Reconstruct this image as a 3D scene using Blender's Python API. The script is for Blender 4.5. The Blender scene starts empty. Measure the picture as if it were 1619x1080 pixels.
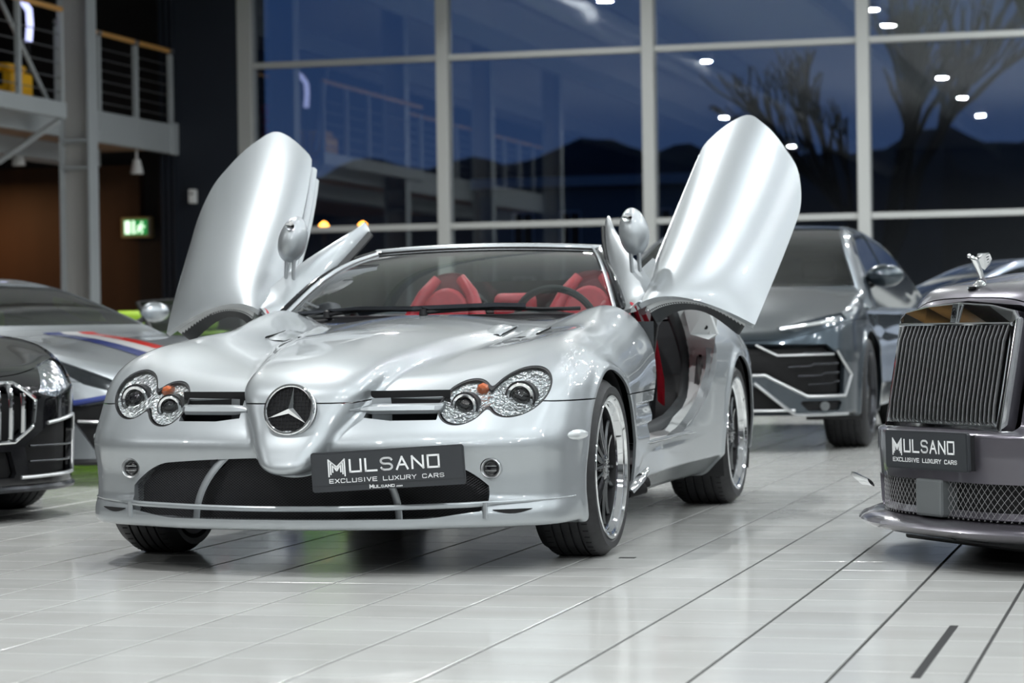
import bpy, bmesh, math, random
import numpy as np
from mathutils import Vector, Matrix
random.seed(7)
S = bpy.context.scene
COL = S.collection

# ------------------------------------------------------------------ camera
CAM_POS = (2.986, -9.096, .853)
YAW, PITCH, ROLL, FPX = math.radians(14.9), -.0065, .0145, 4000.0
cam_d = bpy.data.cameras.new('camera')
cam = bpy.data.objects.new('camera', cam_d); COL.objects.link(cam)
cam_d.sensor_width = 36.0
cam_d.lens = FPX/1619*36.0
cam_d.clip_end = 2000
d_ = Vector((-math.sin(YAW)*math.cos(PITCH), math.cos(YAW)*math.cos(PITCH), math.sin(PITCH)))
r_ = Vector((math.cos(YAW), math.sin(YAW), 0)); u_ = r_.cross(d_)
R_ = r_*math.cos(ROLL)-u_*math.sin(ROLL); U_ = u_*math.cos(ROLL)+r_*math.sin(ROLL)
cam.matrix_world = Matrix(((R_.x, U_.x, -d_.x, CAM_POS[0]), (R_.y, U_.y, -d_.y, CAM_POS[1]), (R_.z, U_.z, -d_.z, CAM_POS[2]), (0, 0, 0, 1)))
cam_d.dof.use_dof = True
cam_d.dof.focus_distance = 8.75
cam_d.dof.aperture_fstop = 4.2
S.camera = cam

# ------------------------------------------------------------------ exposure
S.view_settings.view_transform = 'Standard'
S.view_settings.look = 'None'
S.view_settings.gamma = 1
S.view_settings.use_curve_mapping = False
S.view_settings.exposure = -0.06
S.cycles.use_denoising = True
S.cycles.max_bounces = 8
S.cycles.glossy_bounces = 5
S.cycles.transmission_bounces = 8
S.cycles.transparent_max_bounces = 12
S.cycles.caustics_reflective = False
S.cycles.caustics_refractive = False
S.cycles.sample_clamp_indirect = 6
S.cycles.blur_glossy = 0.5

# ------------------------------------------------------------------ sky (dusk)
W = bpy.data.worlds.new('dusk_sky'); S.world = W; W.use_nodes = True
nt = W.node_tree; nt.nodes.clear()
o_ = nt.nodes.new('ShaderNodeOutputWorld'); b_ = nt.nodes.new('ShaderNodeBackground')
tc = nt.nodes.new('ShaderNodeTexCoord'); sp = nt.nodes.new('ShaderNodeSeparateXYZ'); cr = nt.nodes.new('ShaderNodeValToRGB')
nz = nt.nodes.new('ShaderNodeTexNoise'); nz.inputs['Scale'].default_value = 5; mp = nt.nodes.new('ShaderNodeMapping'); mp.inputs['Scale'].default_value = (1, 1, 5)
ma = nt.nodes.new('ShaderNodeMath'); ma.operation = 'MULTIPLY_ADD'; ma.inputs[1].default_value = .06
nt.links.new(tc.outputs['Generated'], sp.inputs[0]); nt.links.new(tc.outputs['Generated'], mp.inputs[0]); nt.links.new(mp.outputs[0], nz.inputs[0])
nt.links.new(nz.outputs[0], ma.inputs[0]); nt.links.new(sp.outputs['Z'], ma.inputs[2]); nt.links.new(ma.outputs[0], cr.inputs[0])
e = cr.color_ramp.elements
e[0].position = 0.0; e[0].color = (.040, .062, .12, 1)
e[1].position = 1.0; e[1].color = (.010, .026, .085, 1)
m_ = e.new(.08); m_.color = (.036, .066, .15, 1)
m_ = e.new(.17); m_.color = (.020, .050, .135, 1)
nt.links.new(cr.outputs[0], b_.inputs[0]); b_.inputs[1].default_value = 1.0; nt.links.new(b_.outputs[0], o_.inputs[0])

# ------------------------------------------------------------------ hall lamps (ceiling fixtures)
CEIL = 6.2
LAMPS = []
def lamp(x, y, z, size, power, col=(1, .97, .93), spread=180):
    l = bpy.data.lights.new('ceiling_lamp', 'AREA'); l.shape = 'DISK'; l.size = size; l.energy = power; l.color = col
    l.spread = math.radians(spread)
    o = bpy.data.objects.new('ceiling_lamp', l); COL.objects.link(o); o.location = (x, y, z)
    return o
for (x, y) in ((-5.99, 19.2), (-6.2, 9.2), (-8.3, -4.7), (-8.3, -16.1), (-2.03, 16.4), (-2.03, 14.0), (-2.03, 3.75), (-2.03, -1.42), (-2.03, -6.94)): LAMPS.append((x, y, 1))
for j, y in enumerate(np.arange(-24, 24, 3.3)):
    for x in (1.1, 3.6, 6.1, 8.6, 11.1): LAMPS.append((x+(0 if j % 2 else .5), float(y), 0))
for (x, y, k) in LAMPS: lamp(x, y, CEIL-.14, .24 if k else .20, 190 if k else 56, (.97, .99, .98) if k else (.94, .99, 1))

# ------------------------------------------------------------------ helpers: tags and materials
def tag(o, label=None, cat=None, group=None, kind=None):
    if label: o['label'] = label
    if cat: o['category'] = cat
    if group: o['group'] = group
    if kind: o['kind'] = kind
    return o
def empty(name, loc=(0, 0, 0), rz=0.0, label=None, cat=None, group=None):
    o = bpy.data.objects.new(name, None); COL.objects.link(o); o.location = loc; o.rotation_euler = (0, 0, rz); o.empty_display_size = .1
    return tag(o, label, cat, group)
def par(o, p):
    o.parent = p
    return o
def mat(name, col=(.5, .5, .5), rough=.5, metal=0.0, coat=0.0, coat_r=.03, emis=None, es=0.0, trans=0.0, ior=1.45, noise=None, bump=None, alpha=1.0, spec=.5, flake=0.0):
    m = bpy.data.materials.new(name); m.use_nodes = True; n = m.node_tree; p = n.nodes['Principled BSDF']
    p.inputs['Base Color'].default_value = (*col, 1); p.inputs['Roughness'].default_value = rough; p.inputs['Metallic'].default_value = metal
    p.inputs['Coat Weight'].default_value = coat; p.inputs['Coat Roughness'].default_value = coat_r
    p.inputs['IOR'].default_value = ior; p.inputs['Transmission Weight'].default_value = trans; p.inputs['Alpha'].default_value = alpha
    p.inputs['Specular IOR Level'].default_value = spec
    if emis: p.inputs['Emission Color'].default_value = (*emis, 1); p.inputs['Emission Strength'].default_value = es
    if noise:   # (scale, amount, stretch)
        t = n.nodes.new('ShaderNodeTexCoord'); q = n.nodes.new('ShaderNodeMapping'); q.inputs['Scale'].default_value = noise[2] if len(noise) > 2 else (1, 1, 1)
        k = n.nodes.new('ShaderNodeTexNoise'); k.inputs['Scale'].default_value = noise[0]; k.inputs['Detail'].default_value = 6
        r = n.nodes.new('ShaderNodeValToRGB'); a = noise[1]
        r.color_ramp.elements[0].position = .3; r.color_ramp.elements[1].position = .7
        r.color_ramp.elements[0].color = (*[max(0, c*(1-a)) for c in col], 1); r.color_ramp.elements[1].color = (*[min(1, c*(1+a)) for c in col], 1)
        n.links.new(t.outputs['Object'], q.inputs[0]); n.links.new(q.outputs[0], k.inputs[0]); n.links.new(k.outputs[0], r.inputs[0]); n.links.new(r.outputs[0], p.inputs['Base Color'])
    if bump:    # (scale, strength, distance)
        t = n.nodes.new('ShaderNodeTexCoord'); k = n.nodes.new('ShaderNodeTexNoise'); k.inputs['Scale'].default_value = bump[0]
        bb = n.nodes.new('ShaderNodeBump'); bb.inputs['Strength'].default_value = bump[1]; bb.inputs['Distance'].default_value = bump[2]
        n.links.new(t.outputs['Object'], k.inputs[0]); n.links.new(k.outputs[0], bb.inputs['Height']); n.links.new(bb.outputs[0], p.inputs['Normal'])
    return m
def glassmat(name, tint=(.8, .85, .85), refl=1.0, rough=0.0, ior=1.5):
    # thin sheet: clear pass-through tinted, plus a Fresnel mirror
    m = bpy.data.materials.new(name); m.use_nodes = True; n = m.node_tree; n.nodes.clear()
    o = n.nodes.new('ShaderNodeOutputMaterial'); mx = n.nodes.new('ShaderNodeMixShader'); t = n.nodes.new('ShaderNodeBsdfTransparent'); g = n.nodes.new('ShaderNodeBsdfGlossy')
    f = n.nodes.new('ShaderNodeFresnel'); f.inputs[0].default_value = ior; k = n.nodes.new('ShaderNodeMath'); k.operation = 'MULTIPLY'; k.inputs[1].default_value = refl; k.use_clamp = True
    t.inputs[0].default_value = (*tint, 1); g.inputs['Roughness'].default_value = rough; g.inputs[0].default_value = (1, 1, 1, 1)
    n.links.new(f.outputs[0], k.inputs[0]); n.links.new(k.outputs[0], mx.inputs[0]); n.links.new(t.outputs[0], mx.inputs[1]); n.links.new(g.outputs[0], mx.inputs[2]); n.links.new(mx.outputs[0], o.inputs[0])
    return m
M = {}
M['silver'] = mat('silver_paint', (.385, .41, .43), .40, .62, coat=1.0, coat_r=.02)
M['chrome'] = mat('chrome', (.86, .87, .88), .06, 1.0)
M['satin'] = mat('satin_metal', (.62, .63, .64), .3, .9)
M['rubber'] = mat('tyre_rubber', (.018, .018, .02), .55, 0, noise=(40, .25), bump=(90, .2, .002))
M['black'] = mat('black_plastic', (.012, .012, .014), .45)
M['gloss_black'] = mat('gloss_black', (.006, .006, .008), .1, 0, coat=1.0)
M['dark'] = mat('dark_cavity', (.006, .006, .007), .8)
M['steel'] = mat('brake_disc', (.35, .35, .36), .35, 1.0)
M['gunmetal'] = mat('gunmetal', (.05, .052, .058), .22, .9)
M['clear'] = glassmat('clear_lens', (.96, .98, .98), 1.0)
M['screen'] = glassmat('windscreen_glass', (.66, .76, .74), 1.8)
M['tint'] = glassmat('tinted_glass', (.22, .27, .28), 1.3)
M['clearwhite'] = mat('marker_lens', (.62, .65, .66), .15, .3, coat=1)
M['white'] = mat('white_print', (.85, .86, .87), .5)
M['plate'] = mat('plate_grey', (.035, .038, .043), .4)
M['red'] = mat('red_leather', (.42, .012, .03), .45, noise=(60, .15), bump=(150, .25, .002))
M['reddark'] = mat('dark_red_leather', (.16, .008, .018), .5)
M['orange'] = mat('amber_plastic', (.50, .13, .05), .2, 0, coat=1)
M['reflector'] = mat('faceted_reflector', (.9, .92, .94), .22, .85, bump=(70, 1.0, .02))
M['interior'] = mat('grey_trim', (.03, .034, .038), .6, bump=(80, .2, .002))

# ------------------------------------------------------------------ mesh helpers
def mesh(name, V, Fc, m=None, parent=None, smooth=True, normals=None, mats=None, fm=None, auto=None):
    if normals is not None and len(Fc):
        A = np.asarray(V, float); Nn = np.asarray(normals, float); i3 = np.array([(f[0], f[1], f[2], f[-1]) for f in Fc])
        gn = np.cross(A[i3[:, 1]]-A[i3[:, 0]], A[i3[:, 2]]-A[i3[:, 1]])+np.cross(A[i3[:, 0]]-A[i3[:, 3]], A[i3[:, 1]]-A[i3[:, 0]])
        bad = ((Nn[i3].sum(1)*gn).sum(1) < 0).tolist()
        Fc = [tuple(f)[::-1] if b else f for f, b in zip(Fc, bad)]
    me = bpy.data.meshes.new(name)
    me.from_pydata(np.asarray(V, float).tolist(), [], [[int(i) for i in f] for f in Fc]); me.update()
    o = bpy.data.objects.new(name, me); COL.objects.link(o)
    if mats:
        for x in mats: me.materials.append(x)
        if fm is not None: me.polygons.foreach_set('material_index', list(fm))
    elif m: me.materials.append(m)
    me.polygons.foreach_set('use_smooth', [smooth]*len(me.polygons))
    if auto is not None: me.set_sharp_from_angle(angle=math.radians(auto))
    if normals is not None: me.normals_split_custom_set_from_vertices(np.asarray(normals, float).tolist())
    if parent: o.parent = parent
    return o
class MB:
    """collects shapes into one mesh"""
    def __init__(s): s.v = []; s.f = []; s.m = []
    def add(s, V, Fc, mi=0):
        b = len(s.v); s.v += [tuple(v) for v in V]; s.f += [tuple(b+i for i in f) for f in Fc]; s.m += [mi]*len(Fc); return s
    def box(s, x0, x1, y0, y1, z0, z1, mi=0, M4=None):
        V = [(x, y, z) for x in (x0, x1) for y in (y0, y1) for z in (z0, z1)]
        if M4 is not None: V = [tuple(M4 @ Vector(v)) for v in V]
        return s.add(V, [(0, 1, 3, 2), (4, 6, 7, 5), (0, 4, 5, 1), (2, 3, 7, 6), (0, 2, 6, 4), (1, 5, 7, 3)], mi)
    def tube(s, pts, r, n=10, mi=0, cap=True):
        pts = [Vector(p) for p in pts]; V = []; Fc = []; up = None
        rr = r if isinstance(r, list) else [r]*len(pts)
        for i, p in enumerate(pts):
            t = (pts[min(i+1, len(pts)-1)]-pts[max(i-1, 0)]).normalized()
            if up is None: up = t.orthogonal().normalized()
            up = (up-t*up.dot(t)).normalized(); w = t.cross(up)
            q = rr[i]; qa, qb = q if isinstance(q, tuple) else (q, q)
            for k in range(n):
                a = 2*math.pi*k/n; V.append(tuple(p+up*math.cos(a)*qa+w*math.sin(a)*qb))
        for i in range(len(pts)-1):
            for k in range(n):
                a = i*n+k; b = i*n+(k+1) % n; Fc.append((a, b, b+n, a+n))
        if cap: Fc += [tuple(range(n))[::-1], tuple(range((len(pts)-1)*n, len(pts)*n))]
        return s.add(V, Fc, mi)
    def lathe(s, prof, n=48, axis='x', c=(0, 0, 0), mi=0, mis=None, closed=False):
        # prof: (axial, radius)
        V = []; Fc = []; m = len(prof)
        for k in range(n):
            a = 2*math.pi*k/n; ca, sa = math.cos(a), math.sin(a)
            for (h, r) in prof:
                if axis == 'x': V.append((c[0]+h, c[1]+r*ca, c[2]+r*sa))
                elif axis == 'y': V.append((c[0]+r*ca, c[1]+h, c[2]+r*sa))
                else: V.append((c[0]+r*ca, c[1]+r*sa, c[2]+h))
        mm = []
        for k in range(n):
            k2 = (k+1) % n
            for j in range(m-1 if not closed else m):
                j2 = (j+1) % m
                Fc.append((k*m+j, k2*m+j, k2*m+j2, k*m+j2)); mm.append(mis[j] if mis else mi)
        b = len(s.m); s.add(V, Fc, mi); s.m[b:] = mm
        return s
    def build(s, name, mats, parent=None, smooth=True, auto=35):
        if not isinstance(mats, (list, tuple)): mats = [mats]
        o = mesh(name, s.v, s.f, None, parent, smooth, mats=mats, fm=s.m)
        bm = bmesh.new(); bm.from_mesh(o.data); bmesh.ops.recalc_face_normals(bm, faces=bm.faces); bm.to_mesh(o.data); bm.free()
        if smooth and auto: o.data.set_sharp_from_angle(angle=math.radians(auto))
        return o
def bevel(o, w, seg=2):
    b = o.modifiers.new('bevel', 'BEVEL'); b.width = w; b.segments = seg; b.limit_method = 'ANGLE'; b.angle_limit = math.radians(40); return o
def extrude_outline(pts, depth, fr):
    """flat outline (list of 2D points) thickened; fr(u,v,w)->xyz"""
    n = len(pts); V = [fr(u, v, 0) for u, v in pts]+[fr(u, v, depth) for u, v in pts]
    return V, [tuple(range(n)), tuple(range(n, 2*n))[::-1]]+[(i, i+n, (i+1) % n+n, (i+1) % n) for i in range(n)]

# ------------------------------------------------------------------ implicit body tools
def ss(a, b, t):
    t = np.clip((t-a)/(b-a), 0, 1); return t*t*(3-2*t)
def spl(xs, ys):
    """monotone-ish cubic through points"""
    xs = np.array(xs, float); ys = np.array(ys, float); h = np.diff(xs); dl = np.diff(ys)/h; mm = np.empty(len(xs))
    mm[1:-1] = (dl[:-1]*h[1:]+dl[1:]*h[:-1])/(h[1:]+h[:-1]); mm[0] = dl[0]; mm[-1] = dl[-1]
    for i in range(1, len(xs)-1):
        if dl[i-1]*dl[i] <= 0: mm[i] = 0
        else: mm[i] = np.sign(dl[i])*min(abs(mm[i]), 3*min(abs(dl[i-1]), abs(dl[i])))
    def f(x):
        x = np.asarray(x, float); i = np.clip(np.searchsorted(xs, x)-1, 0, len(xs)-2); H = h[i]; t = (x-xs[i])/H; tc_ = np.clip(t, 0, 1)
        r = (2*tc_**3-3*tc_**2+1)*ys[i]+(tc_**3-2*tc_**2+tc_)*H*mm[i]+(-2*tc_**3+3*tc_**2)*ys[i+1]+(tc_**3-tc_**2)*H*mm[i+1]
        return r+np.where(t < 0, t*H*mm[0], 0)+np.where(t > 1, (t-1)*H*mm[-1], 0)
    return f
def smax(a, b, k):
    h = np.maximum(k-np.abs(a-b), 0)/k; return np.maximum(a, b)+h*h*k*.25
def smin(a, b, k): return -smax(-a, -b, k)
def ngrad(F, P, e=.002):
    x, y, z = P.T
    return np.stack([F(x+e, y, z)-F(x-e, y, z), F(x, y+e, z)-F(x, y-e, z), F(x, y, z+e)-F(x, y, z-e)], 1)/(2*e)
def surfnet(F, lo, hi, h, half=True, ne=.003):
    """dual surface of F(|x|,y,z)=0 ; half=True meshes x>=0 and mirrors"""
    G = lambda x, y, z: F(np.abs(x), y, z)
    xs = np.arange(-h/2, hi[0]+h, h) if half else np.arange(lo[0], hi[0]+h, h)
    ys = np.arange(lo[1], hi[1]+h, h); zs = np.arange(lo[2], hi[2]+h, h)
    nx, ny, nz = len(xs), len(ys), len(zs)
    D = np.empty((nx, ny, nz), np.float32)
    for j in range(0, ny, 32):
        X, Y, Z = np.meshgrid(xs, ys[j:j+32], zs, indexing='ij'); D[:, j:j+32] = G(X, Y, Z)
    I = D < 0
    cnt = np.zeros((nx-1, ny-1, nz-1), np.uint8)
    for a in (0, 1):
        for b in (0, 1):
            for c in (0, 1): cnt += I[a:nx-1+a, b:ny-1+b, c:nz-1+c]
    act = (cnt > 0) & (cnt < 8)
    idx = -np.ones(act.shape, np.int64); cells = np.argwhere(act); idx[act] = np.arange(len(cells))
    acc = np.zeros((len(cells), 3)); num = np.zeros(len(cells))
    ci, cj, ck = cells.T
    offs = [(a, b, c) for a in (0, 1) for b in (0, 1) for c in (0, 1)]
    for p in offs:
        for ax in range(3):
            if p[ax]: continue
            q = list(p); q[ax] = 1
            d0 = D[ci+p[0], cj+p[1], ck+p[2]].astype(float); d1 = D[ci+q[0], cj+q[1], ck+q[2]].astype(float)
            m = (d0 < 0) != (d1 < 0); t = np.where(m, d0/np.where(m, d0-d1, 1), 0)
            pt = np.stack([xs[ci+p[0]], ys[cj+p[1]], zs[ck+p[2]]], 1); pt[:, ax] += t*h
            acc += pt*m[:, None]; num += m
    V = acc/np.maximum(num, 1)[:, None]
    # faces
    Fs = []
    for ax in range(3):
        o1, o2 = [(1, 2), (2, 0), (0, 1)][ax]
        sl0 = [slice(None)]*3; sl1 = [slice(None)]*3; sl0[ax] = slice(0, -1); sl1[ax] = slice(1, None)
        a = I[tuple(sl0)]; b = I[tuple(sl1)]; e = np.argwhere(a != b)
        lim = [nx-1, ny-1, nz-1]
        ok = (e[:, o1] > 0) & (e[:, o2] > 0) & (e[:, o1] < lim[o1]) & (e[:, o2] < lim[o2]); e = e[ok]
        flip = ~a[tuple(e.T)]
        qs = []
        for (s1, s2) in ((1, 1), (0, 1), (0, 0), (1, 0)):
            c = e.copy(); c[:, o1] -= s1; c[:, o2] -= s2; qs.append(idx[tuple(c.T)])
        q = np.stack(qs, 1); q[flip] = q[flip][:, ::-1]; Fs.append(q)
    Fq = np.concatenate(Fs)
    # project
    c0 = V.copy()
    for _ in range(3):
        g = ngrad(G, V, ne); f = G(*V.T); st = -f[:, None]*g/np.maximum((g*g).sum(1), .05)[:, None]
        ln = np.linalg.norm(st, axis=1); st *= np.minimum(1, .5*h/np.maximum(ln, 1e-9))[:, None]
        if half: st[np.abs(V[:, 0]) < 1e-6, 0] = 0
        V = V+st
    if half:
        on = ci == 0; V[on, 0] = 0
        n = len(V); mir = np.arange(n); k = np.where(~on)[0]; mir[k] = n+np.arange(len(k))
        V = np.concatenate([V, V[k]*[-1, 1, 1]])
        F1 = Fq[~(on[Fq].all(1))]
        F0 = Fq[on[Fq].all(1)]
        Fq = np.concatenate([F1, mir[F1][:, ::-1]])
    g = ngrad(G, V, ne); N = g/np.maximum(np.linalg.norm(g, axis=1), 1e-9)[:, None]
    return V, N, [tuple(f) for f in Fq]
def split(V, N, Fs, s):
    """cut faces along s=0; s is array per vertex. returns V,N,neg,pos"""
    V = np.asarray(V); N = np.asarray(N); sv = s(V) if callable(s) else s
    sv = np.where(np.abs(sv) < 1e-7, 1e-7, sv)
    Fq = [f for f in Fs]; neg = []; pos = []; nv = []; nn = []; cache = {}; n0 = len(V); sg = (sv > 0)
    L = sv.tolist(); sgl = sg.tolist()
    for f in Fq:
        k = sum(sgl[i] for i in f)
        if k == 0: neg.append(f)
        elif k == len(f): pos.append(f)
        else:
            a = []; b = []
            for i in range(len(f)):
                p, q = f[i], f[(i+1) % len(f)]
                (b if sgl[p] else a).append(p)
                if sgl[p] != sgl[q]:
                    key = (p, q) if p < q else (q, p)
                    if key not in cache:
                        t = L[key[0]]/(L[key[0]]-L[key[1]])
                        cache[key] = n0+len(nv); nv.append(V[key[0]]*(1-t)+V[key[1]]*t)
                        m = N[key[0]]*(1-t)+N[key[1]]*t; nn.append(m/max(np.linalg.norm(m), 1e-9))
                    a.append(cache[key]); b.append(cache[key])
            if len(a) > 2: neg.append(tuple(a))
            if len(b) > 2: pos.append(tuple(b))
    if nv: V = np.concatenate([V, np.array(nv)]); N = np.concatenate([N, np.array(nn)])
    return V, N, neg, pos
def compact(V, N, Fs):
    used = sorted({i for f in Fs for i in f}); mp_ = {i: k for k, i in enumerate(used)}
    return V[used], N[used], [tuple(mp_[i] for i in f) for f in Fs]
def border(Fs):
    ed = set()
    for f in Fs:
        for i in range(len(f)): ed.add((f[i], f[(i+1) % len(f)]))
    return [(a, b) for (a, b) in ed if (b, a) not in ed]
def panel(name, V, N, Fs, m, parent, lip=.012, lipdir=None, liptest=None, lipmat=None, off=0.0):
    V, N, Fs = compact(V, N, Fs)
    if off: V = V+N*off
    mats = [m]+([lipmat] if lipmat else []); fm = [0]*len(Fs)
    if lip:
        B = border(Fs)
        if liptest is not None: B = [e for e in B if liptest((V[e[0]]+V[e[1]])/2)]
        ids = {}; nv = []; nn = []; top = {}
        cen = {}
        for a, b in B:
            for k in (a, b):
                if k not in ids:
                    n_ = N[k]; dvec = (-n_ if lipdir is None else lipdir(V[k], n_))
                    top[k] = len(V)+len(nv); nv.append(V[k]); nn.append(None)
                    ids[k] = len(V)+len(nv); nv.append(V[k]+dvec*(lip(V[k]) if callable(lip) else lip)); nn.append(None); cen[k] = np.zeros(3)
            e = V[b]-V[a]; w = np.cross(e, (-N[a] if lipdir is None else lipdir(V[a], N[a]))); w = w/max(np.linalg.norm(w), 1e-9)
            cen[a] += w; cen[b] += w
        for k in ids:
            w = cen[k]/max(np.linalg.norm(cen[k]), 1e-9); nn[top[k]-len(V)] = -w; nn[ids[k]-len(V)] = -w
        if nv:
            Fs = Fs+[(top[b], top[a], ids[a], ids[b]) for a, b in B]; fm += [1 if lipmat else 0]*len(B)
            V = np.concatenate([V, np.array(nv)]); N = np.concatenate([N, np.array(nn)])
    return mesh(name, V, Fs, None, parent, True, normals=N, mats=mats, fm=fm)
# ================================================================== hall shell
WY = 25.0
M['floorbase'] = mat('floor_grout', (.02, .02, .02), .8)
def tilemat():
    m = bpy.data.materials.new('glazed_floor_tile'); m.use_nodes = True; n = m.node_tree; p = n.nodes['Principled BSDF']
    t = n.nodes.new('ShaderNodeTexCoord'); q = n.nodes.new('ShaderNodeMapping'); q.inputs['Scale'].default_value = (.35, 1.6, 1)
    g = n.nodes.new('ShaderNodeNewGeometry'); k = n.nodes.new('ShaderNodeTexNoise'); k.inputs['Scale'].default_value = 2.2; k.inputs['Detail'].default_value = 5
    r = n.nodes.new('ShaderNodeValToRGB'); r.color_ramp.elements[0].position = .3; r.color_ramp.elements[1].position = .7
    r.color_ramp.elements[0].color = (.52, .515, .50, 1); r.color_ramp.elements[1].color = (.60, .605, .59, 1)
    oi = n.nodes.new('ShaderNodeObjectInfo'); mx = n.nodes.new('ShaderNodeMix'); mx.data_type = 'RGBA'; mx.blend_type = 'MULTIPLY'; mx.inputs[0].default_value = 1
    mr = n.nodes.new('ShaderNodeMapRange'); mr.inputs['To Min'].default_value = .93; mr.inputs['To Max'].default_value = 1.04
    n.links.new(g.outputs['Position'], q.inputs[0]); n.links.new(q.outputs[0], k.inputs[0]); n.links.new(k.outputs[0], r.inputs[0])
    n.links.new(oi.outputs['Random'], mr.inputs[0]); n.links.new(r.outputs[0], mx.inputs[6]); n.links.new(mr.outputs[0], mx.inputs[7]); n.links.new(mx.outputs[2], p.inputs['Base Color'])
    k2 = n.nodes.new('ShaderNodeTexNoise'); k2.inputs['Scale'].default_value = 7; n.links.new(g.outputs['Position'], k2.inputs[0])
    m2 = n.nodes.new('ShaderNodeMapRange'); m2.inputs['To Min'].default_value = .10; m2.inputs['To Max'].default_value = .17; n.links.new(k2.outputs[0], m2.inputs[0]); n.links.new(m2.outputs[0], p.inputs['Roughness'])
    p.inputs['IOR'].default_value = 1.55
    return m
M['tile'] = tilemat()
fl = MB().box(-16, 13, -30, WY, -.2, -.004).build('floor', M['floorbase'], smooth=False); tag(fl, kind='structure')
TX, TY = .3215, .310
def tile_bm(gx=.0050, gy=.0014):
    x, y, c = TX/2-gx, TY/2-gy, .0012
    V = [(-x, -y, -.004), (x, -y, -.004), (x, y, -.004), (-x, y, -.004), (-x, -y, -c), (x, -y, -c), (x, y, -c), (-x, y, -c), (-x+c, -y+c, 0), (x-c, -y+c, 0), (x-c, y-c, 0), (-x+c, y-c, 0)]
    Fc = [(0, 1, 5, 4), (1, 2, 6, 5), (2, 3, 7, 6), (3, 0, 4, 7), (4, 5, 9, 8), (5, 6, 10, 9), (6, 7, 11, 10), (7, 4, 8, 11), (8, 9, 10, 11)]
    return V, Fc
tv, tf = tile_bm()
cells = []
fwd = np.array([d_.x, d_.y]); rgt = np.array([r_.x, r_.y])
for i in range(-48, 36):
    for j in range(-24, 90):
        cx, cy = .229+(i+.5)*TX, -2.95+(j+.5)*TY
        if cx < -16+TX or cx > 13-TX or cy > WY-TY: continue
        v = np.array([cx-CAM_POS[0], cy-CAM_POS[1]]); dd = v@fwd; lat = v@rgt
        cells.append((dd if (dd > 5.8 and abs(lat)/max(dd, .1) < .215) else 1e3+dd, cx, cy))
cells.sort()
proto = None
for k, (dd, cx, cy) in enumerate(cells[:300]):
    if proto is None:
        proto = mesh('tile', tv, tf, M['tile'], fl, False); o = proto
    else:
        o = proto.copy(); COL.objects.link(o); o.parent = fl
    o.location = (cx, cy, 0)
far = MB()
for (dd, cx, cy) in cells[300:]: far.add([(x+cx, y+cy, z) for x, y, z in tv], tf)
o = mesh('tile_field', far.v, far.f, M['tile'], fl, False); tag(o, kind='stuff')

M['mull'] = mat('mullion_white_aluminium', (.55, .56, .55), .45, .2)
M['wallg'] = mat('hall_wall_grey', (.30, .31, .32), .8)
M['brown'] = mat('brown_wall', (.055, .026, .012), .6, noise=(1.2, .35, (1, 1, .25)))
M['darkwall'] = mat('dark_wall', (.016, .014, .016), .6)
M['navy'] = mat('navy_panel', (.014, .019, .03), .5)
M['ceil'] = mat('ceiling_panel', (.6, .61, .63), .8)
M['pglass'] = glassmat('window_glass', (.86, .91, .95), 3.2, ior=1.52)
M['beam'] = mat('grey_steel_paint', (.42, .45, .47), .5, .1)
# glazed wall: posts, transoms, panes
MX = [-9.95+2.935*i for i in range(9)]
TZ = [.05, 2.25, 4.61, 6.97]
wn = empty('window_1', (0, WY, 0)); tag(wn, kind='structure')
for i, x in enumerate(MX):
    w = .105 if i == 0 else .085
    bevel(MB().box(x-w, x+w, -.14, .10, 0, CEIL+.6).build('mullion', M['mull'], wn, smooth=False), .008)
    if i < len(MX)-1:
        for z in TZ: bevel(MB().box(x+w, MX[i+1]-.085, -.09, .06, z-.042, z+.042).build('transom', M['mull'], wn, smooth=False), .008)
        for z0, z1 in zip(TZ[:-1], TZ[1:]): MB().box(x+w, MX[i+1]-.085, -.004, .004, z0+.042, z1-.042).build('pane', M['pglass'], wn, smooth=False)
def wall(name, *b, m='wallg'): return tag(MB().box(*b).build(name, M[m], smooth=False), kind='structure')
wall('wall_right', 13, 13.3, -30, WY+.2, 0, CEIL+.6)
wall('wall_back', -16.3, 13.3, -30.3, -30, 0, CEIL+.6)
wall('wall_left', -16.3, -16, -30, WY+1.5, 0, CEIL+.6, m='darkwall')
wall('wall_brown', -16, -11.9, WY+.6, WY+.9, 0, 3.3, m='brown')
wall('wall_dark', -16, -11.02, WY+.75, WY+1.0, 0, CEIL+.6, m='darkwall')
wall('wall_corner', -11.02, -10.06, WY-.15, WY+1.0, 0, CEIL+.6, m='navy')
wall('ceiling', -16.3, 13.3, -30.3, WY+1.5, CEIL+.6, CEIL+.8, m='ceil')
wall('wall_door_reveal', -11.9, -11.02, WY+.55, WY+.75, 0, 2.35, m='darkwall')
trims = MB()
for k in range(3): tag(MB().box(-11.02-.03-.09*k, -10.99-.09*k, WY-.2, WY-.14, 0, CEIL+.6).build('trim_%d' % (k+1), M['navy'], smooth=False), kind='structure')
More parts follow.
